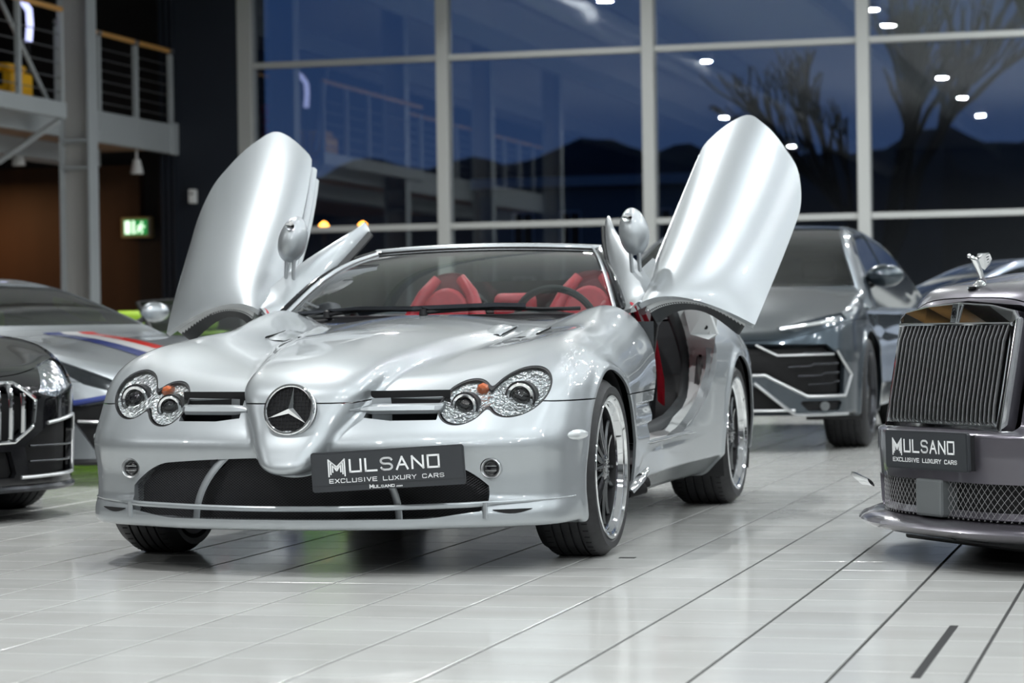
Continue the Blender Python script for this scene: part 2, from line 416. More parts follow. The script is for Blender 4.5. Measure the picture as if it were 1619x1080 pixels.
# ceiling beams and lamp housings
for i, x in enumerate(np.arange(-14, 12, 3.6)):
    b = MB().box(x-.07, x+.07, -30, WY, CEIL+.2, CEIL+.6).build('trim_%d' % (i+4), M['beam'], smooth=False); tag(b, kind='structure')
M['lampbody'] = mat('lamp_housing', (.7, .7, .7), .4)
lp = None
for (x, y, k) in LAMPS:
    if lp is None:
        lp = MB().lathe([(.30, .02), (.30, .035), (.12, .035), (.12, .15), (0, .165), (0, .15), (.02, .145), (.10, .10), (.10, .0)], 16, 'z').build('ceiling_spotlight', M['lampbody']); o = lp
    else: o = lp.copy(); COL.objects.link(o)
    o.location = (x, y, CEIL-.10); 
    if k: tag(o, 'round white ceiling downlight, seen mirrored as a bright dot in the glazing', 'lamp', 'downlights mirrored in the glazing')
    else: tag(o, 'round white ceiling downlight outside the picture, lighting the cars', 'lamp', 'downlights above the cars')

for (x0, x1, y0, y1, nm, lb) in ((2.345, 2.368, -3.05, -2.0, 'floor_strip', 'short black strip let into the light tiles, lower right of the floor'), (.985, 1.045, -.115, -.085, 'floor_slot', 'small dark slot in the floor beside the roadster front wheel')):
    o = MB().box(x0, x1, y0, y1, -.003, .0012).build(nm, M['dark'], smooth=False); tag(o, lb, 'floor strip')
# ================================================================== silver roadster
SLR = empty('sports_car', (0, 0, 0), 0, 'silver roadster with both doors swung up and red leather seats', 'car')
c_mid = spl([-1.0, -.80, -.6, -.3, 0, .5, 1.0, 1.4, 2.0, 2.6, 3.2, 3.7], [.60, .652, .712, .768, .806, .846, .878, .90, .90, .93, .90, .80])
c_val = spl([-1.2, -.72, -.5, -.25, 0, .5, 1.0, 1.4, 2.0, 2.6, 3.2, 3.7], [.50, .612, .672, .722, .757, .803, .855, .885, .89, .90, .87, .78])
c_fen = spl([-.9, -.55, -.36, -.1, .2, .6, .95, 1.3, 1.8, 2.3, 2.7, 3.2, 3.7], [.53, .660, .722, .788, .825, .862, .935, .955, .90, .92, .93, .87, .76])
c_wn = spl([.30, .366, .43, .50, .57, .64, .75], [.075, .090, .120, .155, .190, .215, .235])
c_yn = spl([.25, .366, .43, .50, .57, .64, .70, .9], [-.93, -.965, -.935, -.885, -.845, -.805, -.74, -.50])
c_yf = spl([0, .2, .40, .56, .67, .76, .84, .90, .94, .965], [-.865, -.850, -.805, -.755, -.717, -.668, -.60, -.50, -.36, -.12])
c_xw = spl([-.6, -.2, .1, .5, 1.0, 1.6, 2.2, 2.7, 3.2, 3.7], [.93, .953, .956, .945, .93, .925, .945, .965, .93, .80])
WZ = .322
ARCH = ((0, .362), (2.70, .372))
def F_main(x, y, z):
    fen = np.exp(-((x-.76)/.23)**2)
    B = np.exp(-(x/.36)**4)
    H = c_val(y)+(c_fen(y)-c_val(y))*fen+(c_mid(y)-c_val(y))*B*ss(-.1, 1.2, y)
    f1 = (z-H)*.93
    yfx = c_yf(x); sl = (c_yf(x+.01)-c_yf(x-.01))/.02
    low = .035*ss(.47, .33, z)*(1-ss(.27, .20, z))-.055*ss(.27, .225, z)*(1-ss(.35, .80, x))
    up = np.where(z > .50, z-.455, np.where(z > .41, (z-.41)**2/.18*1.0, 0))
    f2 = (yfx+up*(1.05-.35*ss(.75, .93, x))+low-y)/np.sqrt(1+sl*sl+.5*(z > .455))
    xw = c_xw(y)-.55*np.maximum(z-.60, 0)**1.6-.10*np.maximum(.40-z, 0)
    f3 = x-xw
    f3 = f3+.03*np.exp(-((y-1.15)/.55)**2)*np.exp(-((z-.55)/.16)**2)
    f3 = f3-.014*np.exp(-((z-.30)/.035)**2)*ss(.5, .8, y)*(1-ss(2.0, 2.3, y))
    # two horizontal scoops behind the front wheel
    for zc in (.455, .535): f3 = f3+.016*ss(zc-.055, zc, z)*(1-ss(zc, zc+.006, z))*ss(.42, .5, y)*(1-ss(1.0, 1.1, y))
    f3 = np.maximum(f3, x-(xw-.9*np.maximum(.25-z, 0)*ss(.2, .5, y)))
    f4 = (y-(3.62-.25*x**2-.35*np.maximum(.55-z, 0)))
    k = .09+.10*ss(-.4, .2, y)
    f = smax(f2, f3, .06); f = smax(f, f4, .12)
    f = smax(f, f1, k)
    return smax(f, .157-z, .03)
def F_nose(x, y, z):
    w = c_wn(z)+np.clip(y-c_yn(z), 0, 3)*.12
    f1 = (x-w)*.85
    f2 = z-(c_mid(y)+.012-.35*x*x)
    f3 = (c_yn(z)+.9*x*x-y)*.85
    f4 = (.348+2.2*x*x-z)
    f = smax(f1, f3, .06); f = smax(f, f2, .05); f = smax(f, f4, .03)
    return smax(f, y-1.2, .1)
def F_slr(x, y, z):
    k = .02+.09*ss(-.75, .2, y)
    f = smin(F_main(x, y, z), F_nose(x, y, z), k)
    for cy, r in ARCH:
        d = np.sqrt((y-cy)**2+(z-WZ)**2)
        f = f-.010*np.exp(-((d-r-.010)/.022)**2)*(x > .7)
    return f
V, N, Fq = surfnet(F_slr, (0, -1.02, .10), (1.02, 3.72, 1.0), .0085)

# --- regions (P is an array of points)
c_dF = spl([.30, .38, .50, .65, .80, .93, 1.0], [.60, .70, .88, .985, .985, .98, .98])
c_dR = spl([.36, .42, .49, .60, .71, .91, 1.0], [1.30, 1.66, 1.90, 2.10, 2.24, 2.36, 2.40])
def s_open(P):
    x, y, z = np.abs(P[:, 0]), P[:, 1], P[:, 2]
    door = smax(smax(c_dF(z)-y, y-c_dR(z), .05), .372+.0*y-z, .06)
    door = np.maximum(door, .5-x)
    cock = smax(smax(x-.70, (.83+.52*x*x)-y, .05), y-2.50, .15); cock = np.maximum(cock, .7-z)
    return np.minimum(door, cock)
def s_hl(P):
    x, z = np.abs(P[:, 0]), P[:, 2]
    a, c = math.cos(.5), math.sin(.5)
    u, v = (x-.728), (z-.620); U, Vv = u*a+v*c, -u*c+v*a
    b = (np.sqrt((U/.103)**2+(Vv/.083)**2)-1)*.088
    u, v = (x-.555), (z-.588); U, Vv = u*a+v*c, -u*c+v*a
    s = (np.sqrt((U/.087)**2+(Vv/.077)**2)-1)*.072
    return np.maximum(smin(b, s, .02), P[:, 1]+.25)
def s_slot(P):
    x, y, z = np.abs(P[:, 0]), P[:, 1], P[:, 2]
    zb = .528+.12*np.maximum(.32-x, 0)
    return np.maximum(np.maximum(smax(x-.478, (.242+.35*np.maximum(.60-z, 0)*-.6)-x, .01), smax(z-.604, zb-z, .01)), y+.3)
def s_int(P):
    x, y, z = np.abs(P[:, 0]), P[:, 1], P[:, 2]
    xe = .66-.9*np.maximum(z-.30, 0)**1.0*(z > .30)
    d = smax(smax(z-.405+.03*(x/.6)**2, x-xe, .09), (.195+.02*ss(.45, .66, x))-z, .03)
    return np.maximum(d, y+.4)
def s_nose(P):  # nose column, where the intake never cuts
    x, y, z = np.abs(P[:, 0]), P[:, 1], P[:, 2]
    return np.maximum(F_nose(x, y, z)-.012, .335-z)
def s_fog(P):
    return np.maximum(np.sqrt((np.abs(P[:, 0])-.668)**2+(P[:, 2]-.360)**2)-.036, P[:, 1]+.3)
def s_hood(P):
    x, y, z = np.abs(P[:, 0]), P[:, 1], P[:, 2]
    zs = np.interp(x, [0, .2, .24, .30, .47, .52, .84, 1], [.592, .592, .602, .61, .61, .60, .585, .585])
    return np.maximum(zs-z, y-1.06)
V, N, neg, Fq = split(V, N, Fq, s_open)
V, N, HL, Fq = split(V, N, Fq, s_hl)
V, N, neg, Fq = split(V, N, Fq, s_slot)
V, N, neg, Fq = split(V, N, Fq, lambda P: np.maximum(s_int(P), -s_nose(P)))
V, N, neg, Fq = split(V, N, Fq, s_fog)
# wheel openings cut clean through the skin, with housings behind them
for cy, r in ARCH:
    V, N, neg, Fq = split(V, N, Fq, lambda P: np.maximum(np.sqrt((P[:, 1]-cy)**2+(P[:, 2]-WZ)**2)-r, .62-np.abs(P[:, 0])))
    for s in (1, -1):
        b = MB(); n_ = 36; Vv = []
        for i in range(n_+1):
            a = math.radians(-28+236*i/n_)
            for x_ in (.945 if cy == 0 else .955, .62): Vv.append((s*(x_-.02 if x_ > .7 else x_), cy+(r+.003)*math.cos(a), WZ+(r+.003)*math.sin(a)))
        b.add(Vv, [(2*i, 2*i+2, 2*i+3, 2*i+1) for i in range(n_)]+[tuple(2*i+1 for i in range(n_+1))]); b.build('wheel_housing', M['black'], SLR, auto=40)
V2, N2, hood, rest = split(V, N, Fq, lambda P: s_hood(P)+.0024)
_, _, _, _ = 0, 0, 0, 0
V3, N3, gap, rest = split(V2, N2, rest, lambda P: s_hood(P)-.0024)
deep = lambda P: .10 if (P[1] > .62 and P[2] > .36) else .012
slotlip = lambda P: .07 if (abs(P[0]) < .49 and P[1] < -.3 and P[2] > .5) else (.10 if P[1] > .6 else .012)
panel('bonnet', V3, N3, hood, M['silver'], SLR, lip=lambda P: .06 if P[1] > .9 or (abs(P[0]) < .49 and P[1] < -.4 and abs(P[0]) > .23) else .012)
V4, N4, front, back = split(V3, N3, rest, lambda P: P[:, 1]-.02)
def blip(P):
    x, y, z = abs(P[0]), P[1], P[2]
    if z > .51 and .22 < x < .5 and y < -.4: return .07
    if z < .43 and x < .7 and y < -.5: return .05
    return .012
panel('front_bumper', V4, N4, front, M['silver'], SLR, lip=blip)
panel('rear_body', V4, N4, back, M['silver'], SLR, lip=lambda P: .05 if P[2] > .35 and .6 < P[1] < 2.6 else .012)
# --- headlights
def yface(x, z):
    """front surface y at (x,z)"""
    a = np.full_like(np.asarray(x, float), -1.1); b = np.full_like(a, .2)
    for _ in range(26):
        m = (a+b)/2; ins = F_slr(np.abs(x), m, z) < 0
        b = np.where(ins, m, b); a = np.where(ins, a, m)
    return (a+b)/2
for s in (1, -1):
    fs = [f for f in HL if V[f[0]][0]*s > 0]
    Vh, Nh, lens, ring = split(V, N, fs, lambda P: s_hl(P)+.005)
    hl = panel('headlight', Vh, Nh, ring, M['black'], SLR, lip=.02, off=-.002)
    panel('lens', Vh, Nh, lens, M['clear'], hl, lip=0, off=-.001)
    # reflector bowl: same outline pushed back
    Vr, Nr, Fr = compact(Vh, Nh, lens)
    dep = np.clip(-s_hl(Vr)/.05, 0, 1)
    mesh('reflector', Vr+np.array([0, 1, 0])*(.010+.035*np.sqrt(dep))[:, None], Fr, None, hl, normals=None, mats=[M['reflector']])
    for (cx, cz, r, nm) in ((.728, .600, .040, 'low_beam'), (.552, .572, .035, 'high_beam')):
        y0 = float(yface(np.array([cx]), np.array([cz]))[0])+.026
        b = MB().lathe([(.05, r*1.28), (-.004, r*1.28), (-.010, r*1.2), (-.008, r*.98), (.004, r*.90), (.008, r*.84)], 32, 'y', (s*cx, y0, cz))
        b.build('projector_ring', M['chrome'], hl)
        b = MB().lathe([(.006, r*.84), (-.004, r*.7), (-.012, r*.4), (-.014, .0005)], 28, 'y', (s*cx, y0, cz)); b.build('projector_lens', M['gloss_black'], hl)
        b = MB().lathe([(.05, r*1.42), (-.001, r*1.42), (-.001, r*1.28)], 32, 'y', (s*cx, y0, cz)); b.build('bezel', M['black'], hl)
    y0 = float(yface(np.array([.606]), np.array([.628]))[0])+.018
    b = MB().lathe([(.03, .024), (0, .023), (-.008, .016), (-.011, .001)], 8, 'y', (s*.596, y0, .628)); o = b.build('indicator_bulb', M['orange'], hl, auto=20); o['label'] = 'amber indicator bulb'
    # fog lamp
    y0 = float(yface(np.array([.668]), np.array([.361+.04]))[0])+.004
    fg = MB().lathe([(.04, .036), (.0, .036), (-.003, .033), (.003, .027), (.02, .024)], 32, 'y', (s*.668, y0, .360)).build('fog_light', M['satin'], SLR)
    MB().lathe([(.012, .024), (.006, .018), (.003, .008), (.003, .0005)], 24, 'y', (s*.668, y0, .360)).build('lens', M['gloss_black'], fg)
    for q in (-.008, .008): MB().box(s*.668-.02, s*.668+.02, y0+.002, y0+.006, .36+q-.0015, .36+q+.0015).build('bar', M['satin'], fg)
    # side marker on the corner of the bumper
    pts = []; cen = np.array([.905, 0, .466])
    n = 28; Vm = []; 
    for rr in (0, .6, 1.0):
        for k in range(n):
            a = 2*math.pi*k/n; yy = -.425+.075*rr*math.cos(a); zz = .464+.019*rr*math.sin(a)
            lo_, hi_ = .5, 1.0
            for _ in range(24):
                m_ = (lo_+hi_)/2
                if F_slr(np.array([m_]), np.array([yy]), np.array([zz]))[0] < 0: lo_ = m_
                else: hi_ = m_
            Vm.append((s*(lo_+(.007 if rr < 1 else -.001)), yy-(.007 if rr < 1 else 0), zz))
    Fm = [tuple(range(n))]+[(j*n+k, j*n+(k+1) % n, (j+1)*n+(k+1) % n, (j+1)*n+k) for j in (0, 1) for k in range(n)]
    b = MB(); b.add(Vm, Fm); b.build('side_marker', M['clearwhite'], SLR, auto=60)
    # grille slot: dark back, slat with pointed inner end, divider
    xs_ = np.linspace(.225, .50, 12); yb = yface(xs_, np.full(12, .565))
    b = MB(); Vb = []
    for x_, y_ in zip(xs_, yb): Vb += [(s*x_, y_+.065, .50), (s*x_, y_+.055, .63)]
    b.add(Vb, [(2*i, 2*i+2, 2*i+3, 2*i+1) for i in range(11)]); b.build('grille_back', M['dark'], SLR)
    pts = []; rr = []
    for x_, y_ in zip(np.linspace(.19, .487, 14), yface(np.linspace(.19, .487, 14), np.full(14, .57))):
        pts.append((s*x_, y_-.002+(.03*ss(.46, .49, x_)), .566)); w_ = float(ss(.17, .26, x_)); rr.append((.012*w_+.001, .026*w_+.002))
    rr = [(a_, b_) for a_, b_ in rr]
    b = MB()
    # slat as a wing section swept along x
    Vs = []; prof = [(-.028, -.003), (-.020, .010), (.0, .017), (.03, .015), (.05, .0), (.03, -.015), (.0, -.017), (-.020, -.014)]
    for (p, r_) in zip(pts, rr):
        w_ = r_[0]/.013
        for (py, pz) in prof: Vs.append((p[0], p[1]+py*w_+.004, p[2]+pz*w_*1.15))
    m8 = 8; Fs_ = [(i*m8+k, (i+1)*m8+k, (i+1)*m8+(k+1) % m8, i*m8+(k+1) % m8) for i in range(13) for k in range(m8)]+[tuple(range(m8)), tuple(range(13*m8, 14*m8))]
    b.add(Vs, Fs_); b.build('grille_slat', M['silver'], SLR)
    for (xa, xb_) in ((.245, .30),):
        b = MB(); ya = yface(np.array([xa]), np.array([.565]))[0]
        b.add([(s*xa, ya+.012, .525), (s*xa, ya+.012, .605), (s*xb_, ya+.070, .525), (s*xb_, ya+.070, .605)], [(0, 1, 3, 2)]); b.build('grille_cheek', M['silver'], SLR)
# --- lower intake: mesh, bars, struts
xg = np.linspace(-.70, .70, 57)
def yint(x): return c_yf(np.abs(x))+.055
b = MB(); b.add([(x, float(yint(x))+.03, z) for x in xg for z in (.16, .46)], [(2*i, 2*i+2, 2*i+3, 2*i+1) for i in range(56)]); b.build('intake_duct', M['dark'], SLR)
b = MB(); pitch = .0135
for sg_ in (1, -1):
    x0 = -.98
    while x0 < .98:
        P_ = []
        for k in range(9):
            z = .17+.25*k/8; x = x0+sg_*.36*(k/8-.5)*1.0
            if abs(x) < .69: P_.append((x, float(yint(x)), z))
        for p, q in zip(P_[:-1], P_[1:]):
            w = .0011; b.add([(p[0]-w, p[1], p[2]), (p[0]+w, p[1], p[2]), (q[0]+w, q[1], q[2]), (q[0]-w, q[1], q[2])], [(0, 1, 2, 3)])
        x0 += pitch
M['wire'] = mat('mesh_wire', (.045, .045, .05), .4, .6)
o = b.build('intake_mesh', M['wire'], SLR, smooth=False); tag(o, kind='stuff')
def bar(name, xa, xb_, zf, r, dy=-.0, n=40, m='silver'):
    P_ = [(x, float(c_yf(abs(x)))+dy, zf(abs(x))) for x in np.linspace(xa, xb_, n)]
    return MB().tube(P_, r, 10).build(name, M[m], SLR)
xs_ = np.linspace(-.905, .905, 61)
P_ = []
for x in xs_:
    zz = .231+.022*x*x; yb_ = float(yface(np.array([abs(x)]), np.array([zz]))[0]); P_.append((x, (float(c_yf(abs(x)))-.028)*(1-float(ss(.60, .68, abs(x))))+(yb_-.002)*float(ss(.60, .68, abs(x))), zz))
MB().tube(P_, [(.010*(1-.75*float(ss(.6, .9, abs(x)))), .010*(1-.6*float(ss(.6, .9, abs(x))))) for x in xs_], 10).build('intake_bar', M['silver'], SLR)
for s in (1, -1):
    xs_ = np.linspace(.68, .80, 8); yb = yface(xs_, np.full(8, .215)); w8 = np.sin(np.linspace(.25, 2.9, 8))
    b = MB(); b.add([(s*x, y-.003, .222-.002) for x, y in zip(xs_, yb)]+[(s*x, y-.004, .222-.018*w) for x, y, w in zip(xs_, yb, w8)], [(i, i+1, 9+i, 8+i) for i in range(7)]); b.build('corner_slot', M['dark'], SLR)
for s in (1, -1):
    for xt, xb_, z0 in ((.255, .372, .415),):
        P_ = [(s*(xb_-(xb_-xt)*t**2.2), float(c_yf(xb_))-.0+.012*t, .185+(z0-.185)*t) for t in np.linspace(0, 1, 12)]
        MB().tube(P_, [(.0095, .022)]*12, 10).build('intake_strut', M['silver'], SLR)
    P_ = [(s*.655, float(c_yf(.655))-.01, z) for z in np.linspace(.19, .245, 4)]
    MB().tube(P_, (.009, .015), 10).build('intake_post', M['silver'], SLR)
MB().tube([(-.30, -.80, .385), (-.30, -.77, .385)], .024, 16).build('tow_cap', M['gunmetal'], SLR)
# --- star badge
def disk_frame(c, n, up=(0, 0, 1)):
    n = Vector(n).normalized(); u = Vector(up).cross(n).normalized(); v = n.cross(u)
    return lambda a, b_, w: tuple(Vector(c)+u*a+v*b_+n*w)
fr = disk_frame((0, -.862, .570), (0, -1, .30))
def ring(b, R, r, fr, w0=0, n=56, k=10, sq=1.0):
    Vv = []
    for i in range(n):
        A = 2*math.pi*i/n
        for j in range(k):
            B = 2*math.pi*j/k; q = R+r*math.cos(B); Vv.append(fr(q*math.cos(A), q*math.sin(A), w0+r*sq*math.sin(B)))
    return b.add(Vv, [(i*k+j, ((i+1) % n)*k+j, ((i+1) % n)*k+(j+1) % k, i*k+(j+1) % k) for i in range(n) for j in range(k)])
bd = ring(MB(), .086, .0068, fr, .010).build('star_badge', M['chrome'], SLR)
b = MB(); Vv = [fr(.090*math.cos(2*math.pi*i/48), .090*math.sin(2*math.pi*i/48), w) for w in (-.03, .002) for i in range(48)]
b.add(Vv, [(i, (i+1) % 48, 48+(i+1) % 48, 48+i) for i in range(48)]+[tuple(range(48, 96))]); b.build('badge_back', M['dark'], bd)
b = MB(); ring(b, .091, .004, fr, .0, 56, 8); b.build('badge_seat', M['satin'], bd)
b = MB()
for i in range(-6, 7):
    q = i*.013; L_ = math.sqrt(max(0, .078**2-q*q))
    for (pa, pb) in (((q, -L_), (q, L_)), ((-L_, q), (L_, q))):
        b.tube([fr(pa[0], pa[1], .004), fr(pb[0], pb[1], .004)], .0009, 4)
o = b.build('badge_mesh', M['gunmetal'], bd, smooth=False); tag(o, kind='stuff')
b = MB()
for i in range(3):
    A = math.pi/2-.13+i*2*math.pi/3; ca, sa = math.cos(A), math.sin(A)
    T = lambda a, q, w: fr(a*ca-q*sa, a*sa+q*ca, w)
    tip = (.081, 0); base = .0125
    p0 = T(.081, 0, .012); c0 = T(0, 0, .020); l = T(.0125*.5, .0125, .009); r = T(.0125*.5, -.0125, .009); lb = T(.006, .012, .004); rb = T(.006, -.012, .004); tb = T(.081, 0, .006)
    b.add([p0, c0, l, r], [(0, 1, 2), (0, 3, 1)])
    b.add([p0, l, lb, tb], [(0, 1, 2, 3)]); b.add([p0, r, rb, tb], [(0, 3, 2, 1)])
b.build('star', M['chrome'], bd, smooth=False)
# ---------- stroke lettering
def arc(cx, cy, rx, ry, a0, a1, n=8): return [(cx+rx*math.cos(math.radians(a0+(a1-a0)*i/n)), cy+ry*math.sin(math.radians(a0+(a1-a0)*i/n))) for i in range(n+1)]
SS = arc(.62, .76, .38, .24, 20, 90, 4)+arc(.38, .76, .38, .24, 90, 270, 8)[0:]+arc(.62, .26, .38, .25, 90, -90, 8)+arc(.38, .26, .38, .25, 270, 200, 4)
GL = {'E': [[(1, 1), (0, 1), (0, 0), (1, 0)], [(0, .5), (.9, .5)]], 'X': [[(0, 1), (1, 0)], [(0, 0), (1, 1)]], 'C': [[(1, .85), (.85, 1), (.15, 1), (0, .85), (0, .15), (.15, 0), (.85, 0), (1, .15)]],
      'L': [[(0, 1), (0, 0), (1, 0)]], 'U': [[(0, 1), (0, .0), (1, 0), (1, 1)]], 'S': [SS], 'I': [[(.5, 0), (.5, 1)]], 'V': [[(0, 1), (.5, 0), (1, 1)]],
      'R': [[(0, 0), (0, 1), (.85, 1), (1, .88), (1, .6), (.85, .48), (0, .48)], [(.55, .48), (1, 0)]], 'Y': [[(0, 1), (.5, .5), (1, 1)], [(.5, .5), (.5, 0)]],
      'A': [[(0, 0), (.5, 1), (1, 0)], [(.2, .36), (.8, .36)]], 'N': [[(0, 0), (0, 1), (1, 0), (1, 1)]], 'O': [[(0, 0), (0, 1), (1, 1), (1, 0), (0, 0)]], 'M': [[(0, 0), (0, 1), (.5, .3), (1, 1), (1, 0)]],
      'c': [[(1, .6), (0, .6), (0, 0), (1, 0)]], 'o': [[(0, 0), (0, .6), (1, .6), (1, 0), (0, 0)]], 'm': [[(0, 0), (0, .6), (1, .6), (1, 0)], [(.5, .6), (.5, 0)]], '.': [[(.4, 0), (.6, 0)]]}
def stroke(b, P_, w, fr, h=.0008):
    for (p, q) in zip(P_[:-1], P_[1:]):
        dx, dy = q[0]-p[0], q[1]-p[1]; L_ = math.hypot(dx, dy)
        if L_ < 1e-9: continue
        ux, uy = dx/L_*w/2, dy/L_*w/2
        quad = [(p[0]-ux-uy, p[1]-uy+ux), (q[0]+ux-uy, q[1]+uy+ux), (q[0]+ux+uy, q[1]+uy-ux), (p[0]-ux+uy, p[1]-uy-ux)]
        Vv, Ff = extrude_outline(quad, h, fr); b.add(Vv, Ff)
def text(b, s_, x0, y0, h, cw, gap, w, fr):
    x = x0
    for ch in s_:
        if ch == ' ': x += cw*.75+gap; continue
        for P_ in GL[ch]:
            P_ = [(x+p[0]*cw, y0+p[1]*h) for p in P_]
            if ch == 'I': P_ = [(x+.15*cw, y0), (x+.15*cw, y0+h)]
            stroke(b, P_, w, fr)
        x += (cw*.35 if ch == 'I' else cw*.45 if ch == '.' else cw)+gap
    return x
def logo_m(b, x0, y0, w, h, fr):
    # big M made of three parallel stripes folding down at both sides
    for k in range(3):
        o_ = k*w*.115; t = w*.075
        for sg in (0, 1):
            f = (lambda p: (x0+p[0], y0+p[1])) if sg == 0 else (lambda p: (x0+w-p[0], y0+p[1]))
            P_ = [(o_+t/2, h*(.0+.13*k)), (o_+t/2, h*(1-.0)-o_*1.15), (w*.5-t*.3, h*(.62)-o_*1.15)] if k else [(t/2, 0), (t/2, h), (w*.5, h*.55)]
            P_ = [f((min(p[0], w*.5), max(p[1], 0))) for p in P_]
            stroke(b, P_, t, fr)
def dealer_plate(name, parent, fr, W_=.526, H_=.136, extra=True):
    pts = []; r = .01
    for (cx, cy, a0) in ((W_/2-r, H_/2-r, 0), (-W_/2+r, H_/2-r, 90), (-W_/2+r, -H_/2+r, 180), (W_/2-r, -H_/2+r, 270)): pts += arc(cx, cy, r, r, a0, a0+90, 4)
    b = MB(); Vv, Ff = extrude_outline(pts, .012, lambda u, v, w: fr(u, v, w-.012)); b.add(Vv, Ff); pl = b.build(name, M['plate'], parent, smooth=False)
    b = MB(); t = .0028
    zb = -H_/2+(.022 if extra else .006)
    q = [(-W_/2+.006, zb), (W_/2-.006, zb), (W_/2-.006, H_/2-.006), (-W_/2+.006, H_/2-.006)]
    Vv, Ff = extrude_outline(q, .0025, fr); b.add(Vv, Ff); b.build('plate_face', M['plate'], pl, smooth=False)
    b = MB(); f2 = lambda u, v, w: fr(u, v, w+.0026)
    by = -.015 if extra else -.018; lx = -.205
    logo_m(b, lx, by, .060, .056, f2)
    text(b, 'ULSANO', lx+.076, by+.012, .040, .037, .0165, .0065, f2)
    text(b, 'EXCLUSIVE LUXURY CARS', lx+.003, by-.023, .0125, .0135, .0062, .0024, f2)
    if extra:
        text(b, 'M', -.065, -H_/2+.006, .011, .011, .003, .003, f2); text(b, 'ULSANO', -.050, -H_/2+.006, .008, .0085, .0035, .0022, f2); text(b, '.com', .0235, -H_/2+.006, .0055, .005, .0018, .0012, f2)
    b.build('lettering', M['white'], pl, smooth=False)
    return pl
def plane_frame(c, u, n):
    u = Vector(u).normalized(); n = Vector(n); n = (n-u*n.dot(u)).normalized(); v = n.cross(u)
    if v.z < 0: v = -v
    return lambda a, b_, w: tuple(Vector(c)+u*a+v*b_+n*w)
frp = plane_frame((.366, -.912, .372), (.520, .085, .0265), (.16, -.985, -.03))
dealer_plate('number_plate', SLR, frp)
MB().box(-.2, .2, -.02, .03, -.03, .03, M4=Matrix.Translation((.36, -.83, .37))).build('plate_bracket', M['black'], SLR, smooth=False)

# ---------- wheels
M['spoke'] = mat('dark_spoke', (.10, .105, .11), .16, .9, coat=.6)
def wheel(name, parent, x, y, s, R=.327, w=.245, rim=.262, spokes=7, black='gloss_black', lipm='chrome'):
    root = empty(name, (x, y, R), 0 if s > 0 else math.pi); root.parent = parent
    o_ = w/2-.006
    # tyre: outer face at +x
    P_ = [(-o_+.02, rim-.012), (-o_-.002, rim+.012), (-o_-.004, rim+.035), (-o_+.008, R-.022), (-o_+.025, R-.006)]
    tr = []
    nb = 5; x0, x1 = -o_+.035, o_-.035
    for i in range(nb):
        a = x0+(x1-x0)*i/nb; b_ = x0+(x1-x0)*(i+1)/nb
        tr += [(a+.004, R), (b_-.004, R), (b_-.003, R-.007), (b_+.003, R-.007)]
    P_ += tr[:-2]+[(o_-.025, R-.006), (o_-.008, R-.022), (o_+.004, rim+.035), (o_+.002, rim+.012), (o_-.02, rim-.012)]
    b = MB().lathe(P_, 72, 'x'); t = b.build('tyre', M['rubber'], root, auto=30)
    b = MB()
    for k in range(60):   # shoulder sipes
        a = 2*math.pi*k/60
        for sx in (1, -1):
            Mx = Matrix.Rotation(a, 4, 'X')
            b.box(sx*(o_-.046)-.010, sx*(o_-.046)+.010, -.0016, .0016, R-.004, R+.0012, M4=Mx)
    o = b.build('tread_sipes', M['dark'], root, smooth=False); tag(o, kind='stuff')
    # rim
    b = MB().lathe([(o_-.004, rim+.004), (o_+.003, rim+.002), (o_+.003, rim-.006), (o_-.006, rim-.010), (o_-.010, rim-.020), (o_-.030, rim-.025), (o_-.034, rim-.034)], 72, 'x')
    b.build('rim_lip', M[lipm], root, auto=30)
    MB().lathe([(o_-.034, rim-.034), (o_-.060, rim-.038), (-o_, rim-.040), (-o_, rim-.005)], 48, 'x').build('rim_barrel', M['black'], root, auto=30)
    b = MB().lathe([(o_-.055, .058), (o_-.028, .052), (o_-.022, .040), (o_-.020, .001)], 32, 'x'); b.build('hub_cap', M[black], root)
    Rr = rim-.036
    for k in range(spokes):
        for dl in (-1, 1):
            a = 2*math.pi*k/spokes; b = MB()
            Mx = Matrix.Rotation(a, 4, 'X')
            Pp = []; n = 5
            for j in range(n):
                t_ = j/(n-1); r = .045+(Rr-.045)*t_; off = dl*(.012+.024*t_); xx = o_-.030-.030*math.sin(t_*math.pi*.5)+.012*t_
                Pp.append(tuple(Mx @ Vector((xx, off, r))))
            b.tube(Pp, [(.011, .008)]*n, 6)
            b.build('spoke', M['spoke'], root)
    MB().lathe([(o_-.10, .165), (o_-.112, .165), (o_-.112, .06), (o_-.10, .06)], 40, 'x', closed=True).build('brake_disc', M['steel'], root)
    bx_ = MB().box(o_-.13, o_-.075, .09, .17, -.06, .09).build('brake_caliper', M['gunmetal'], root, smooth=False); bevel(bx_, .012)
    bb = MB()
    for k in range(10):
        a = 2*math.pi*k/10; bb.tube([(o_-.026, .030*math.cos(a), .030*math.sin(a)), (o_-.016, .030*math.cos(a), .030*math.sin(a))], .0035, 6)
    bb.build('wheel_bolts', M['chrome'], root, smooth=False)
    return root
for s in (1, -1):
    wheel('wheel', SLR, s*(.945-.1225), 0, s, .325, .245)
    wheel('wheel', SLR, s*(.945-.145), 2.70, s, .330, .29)

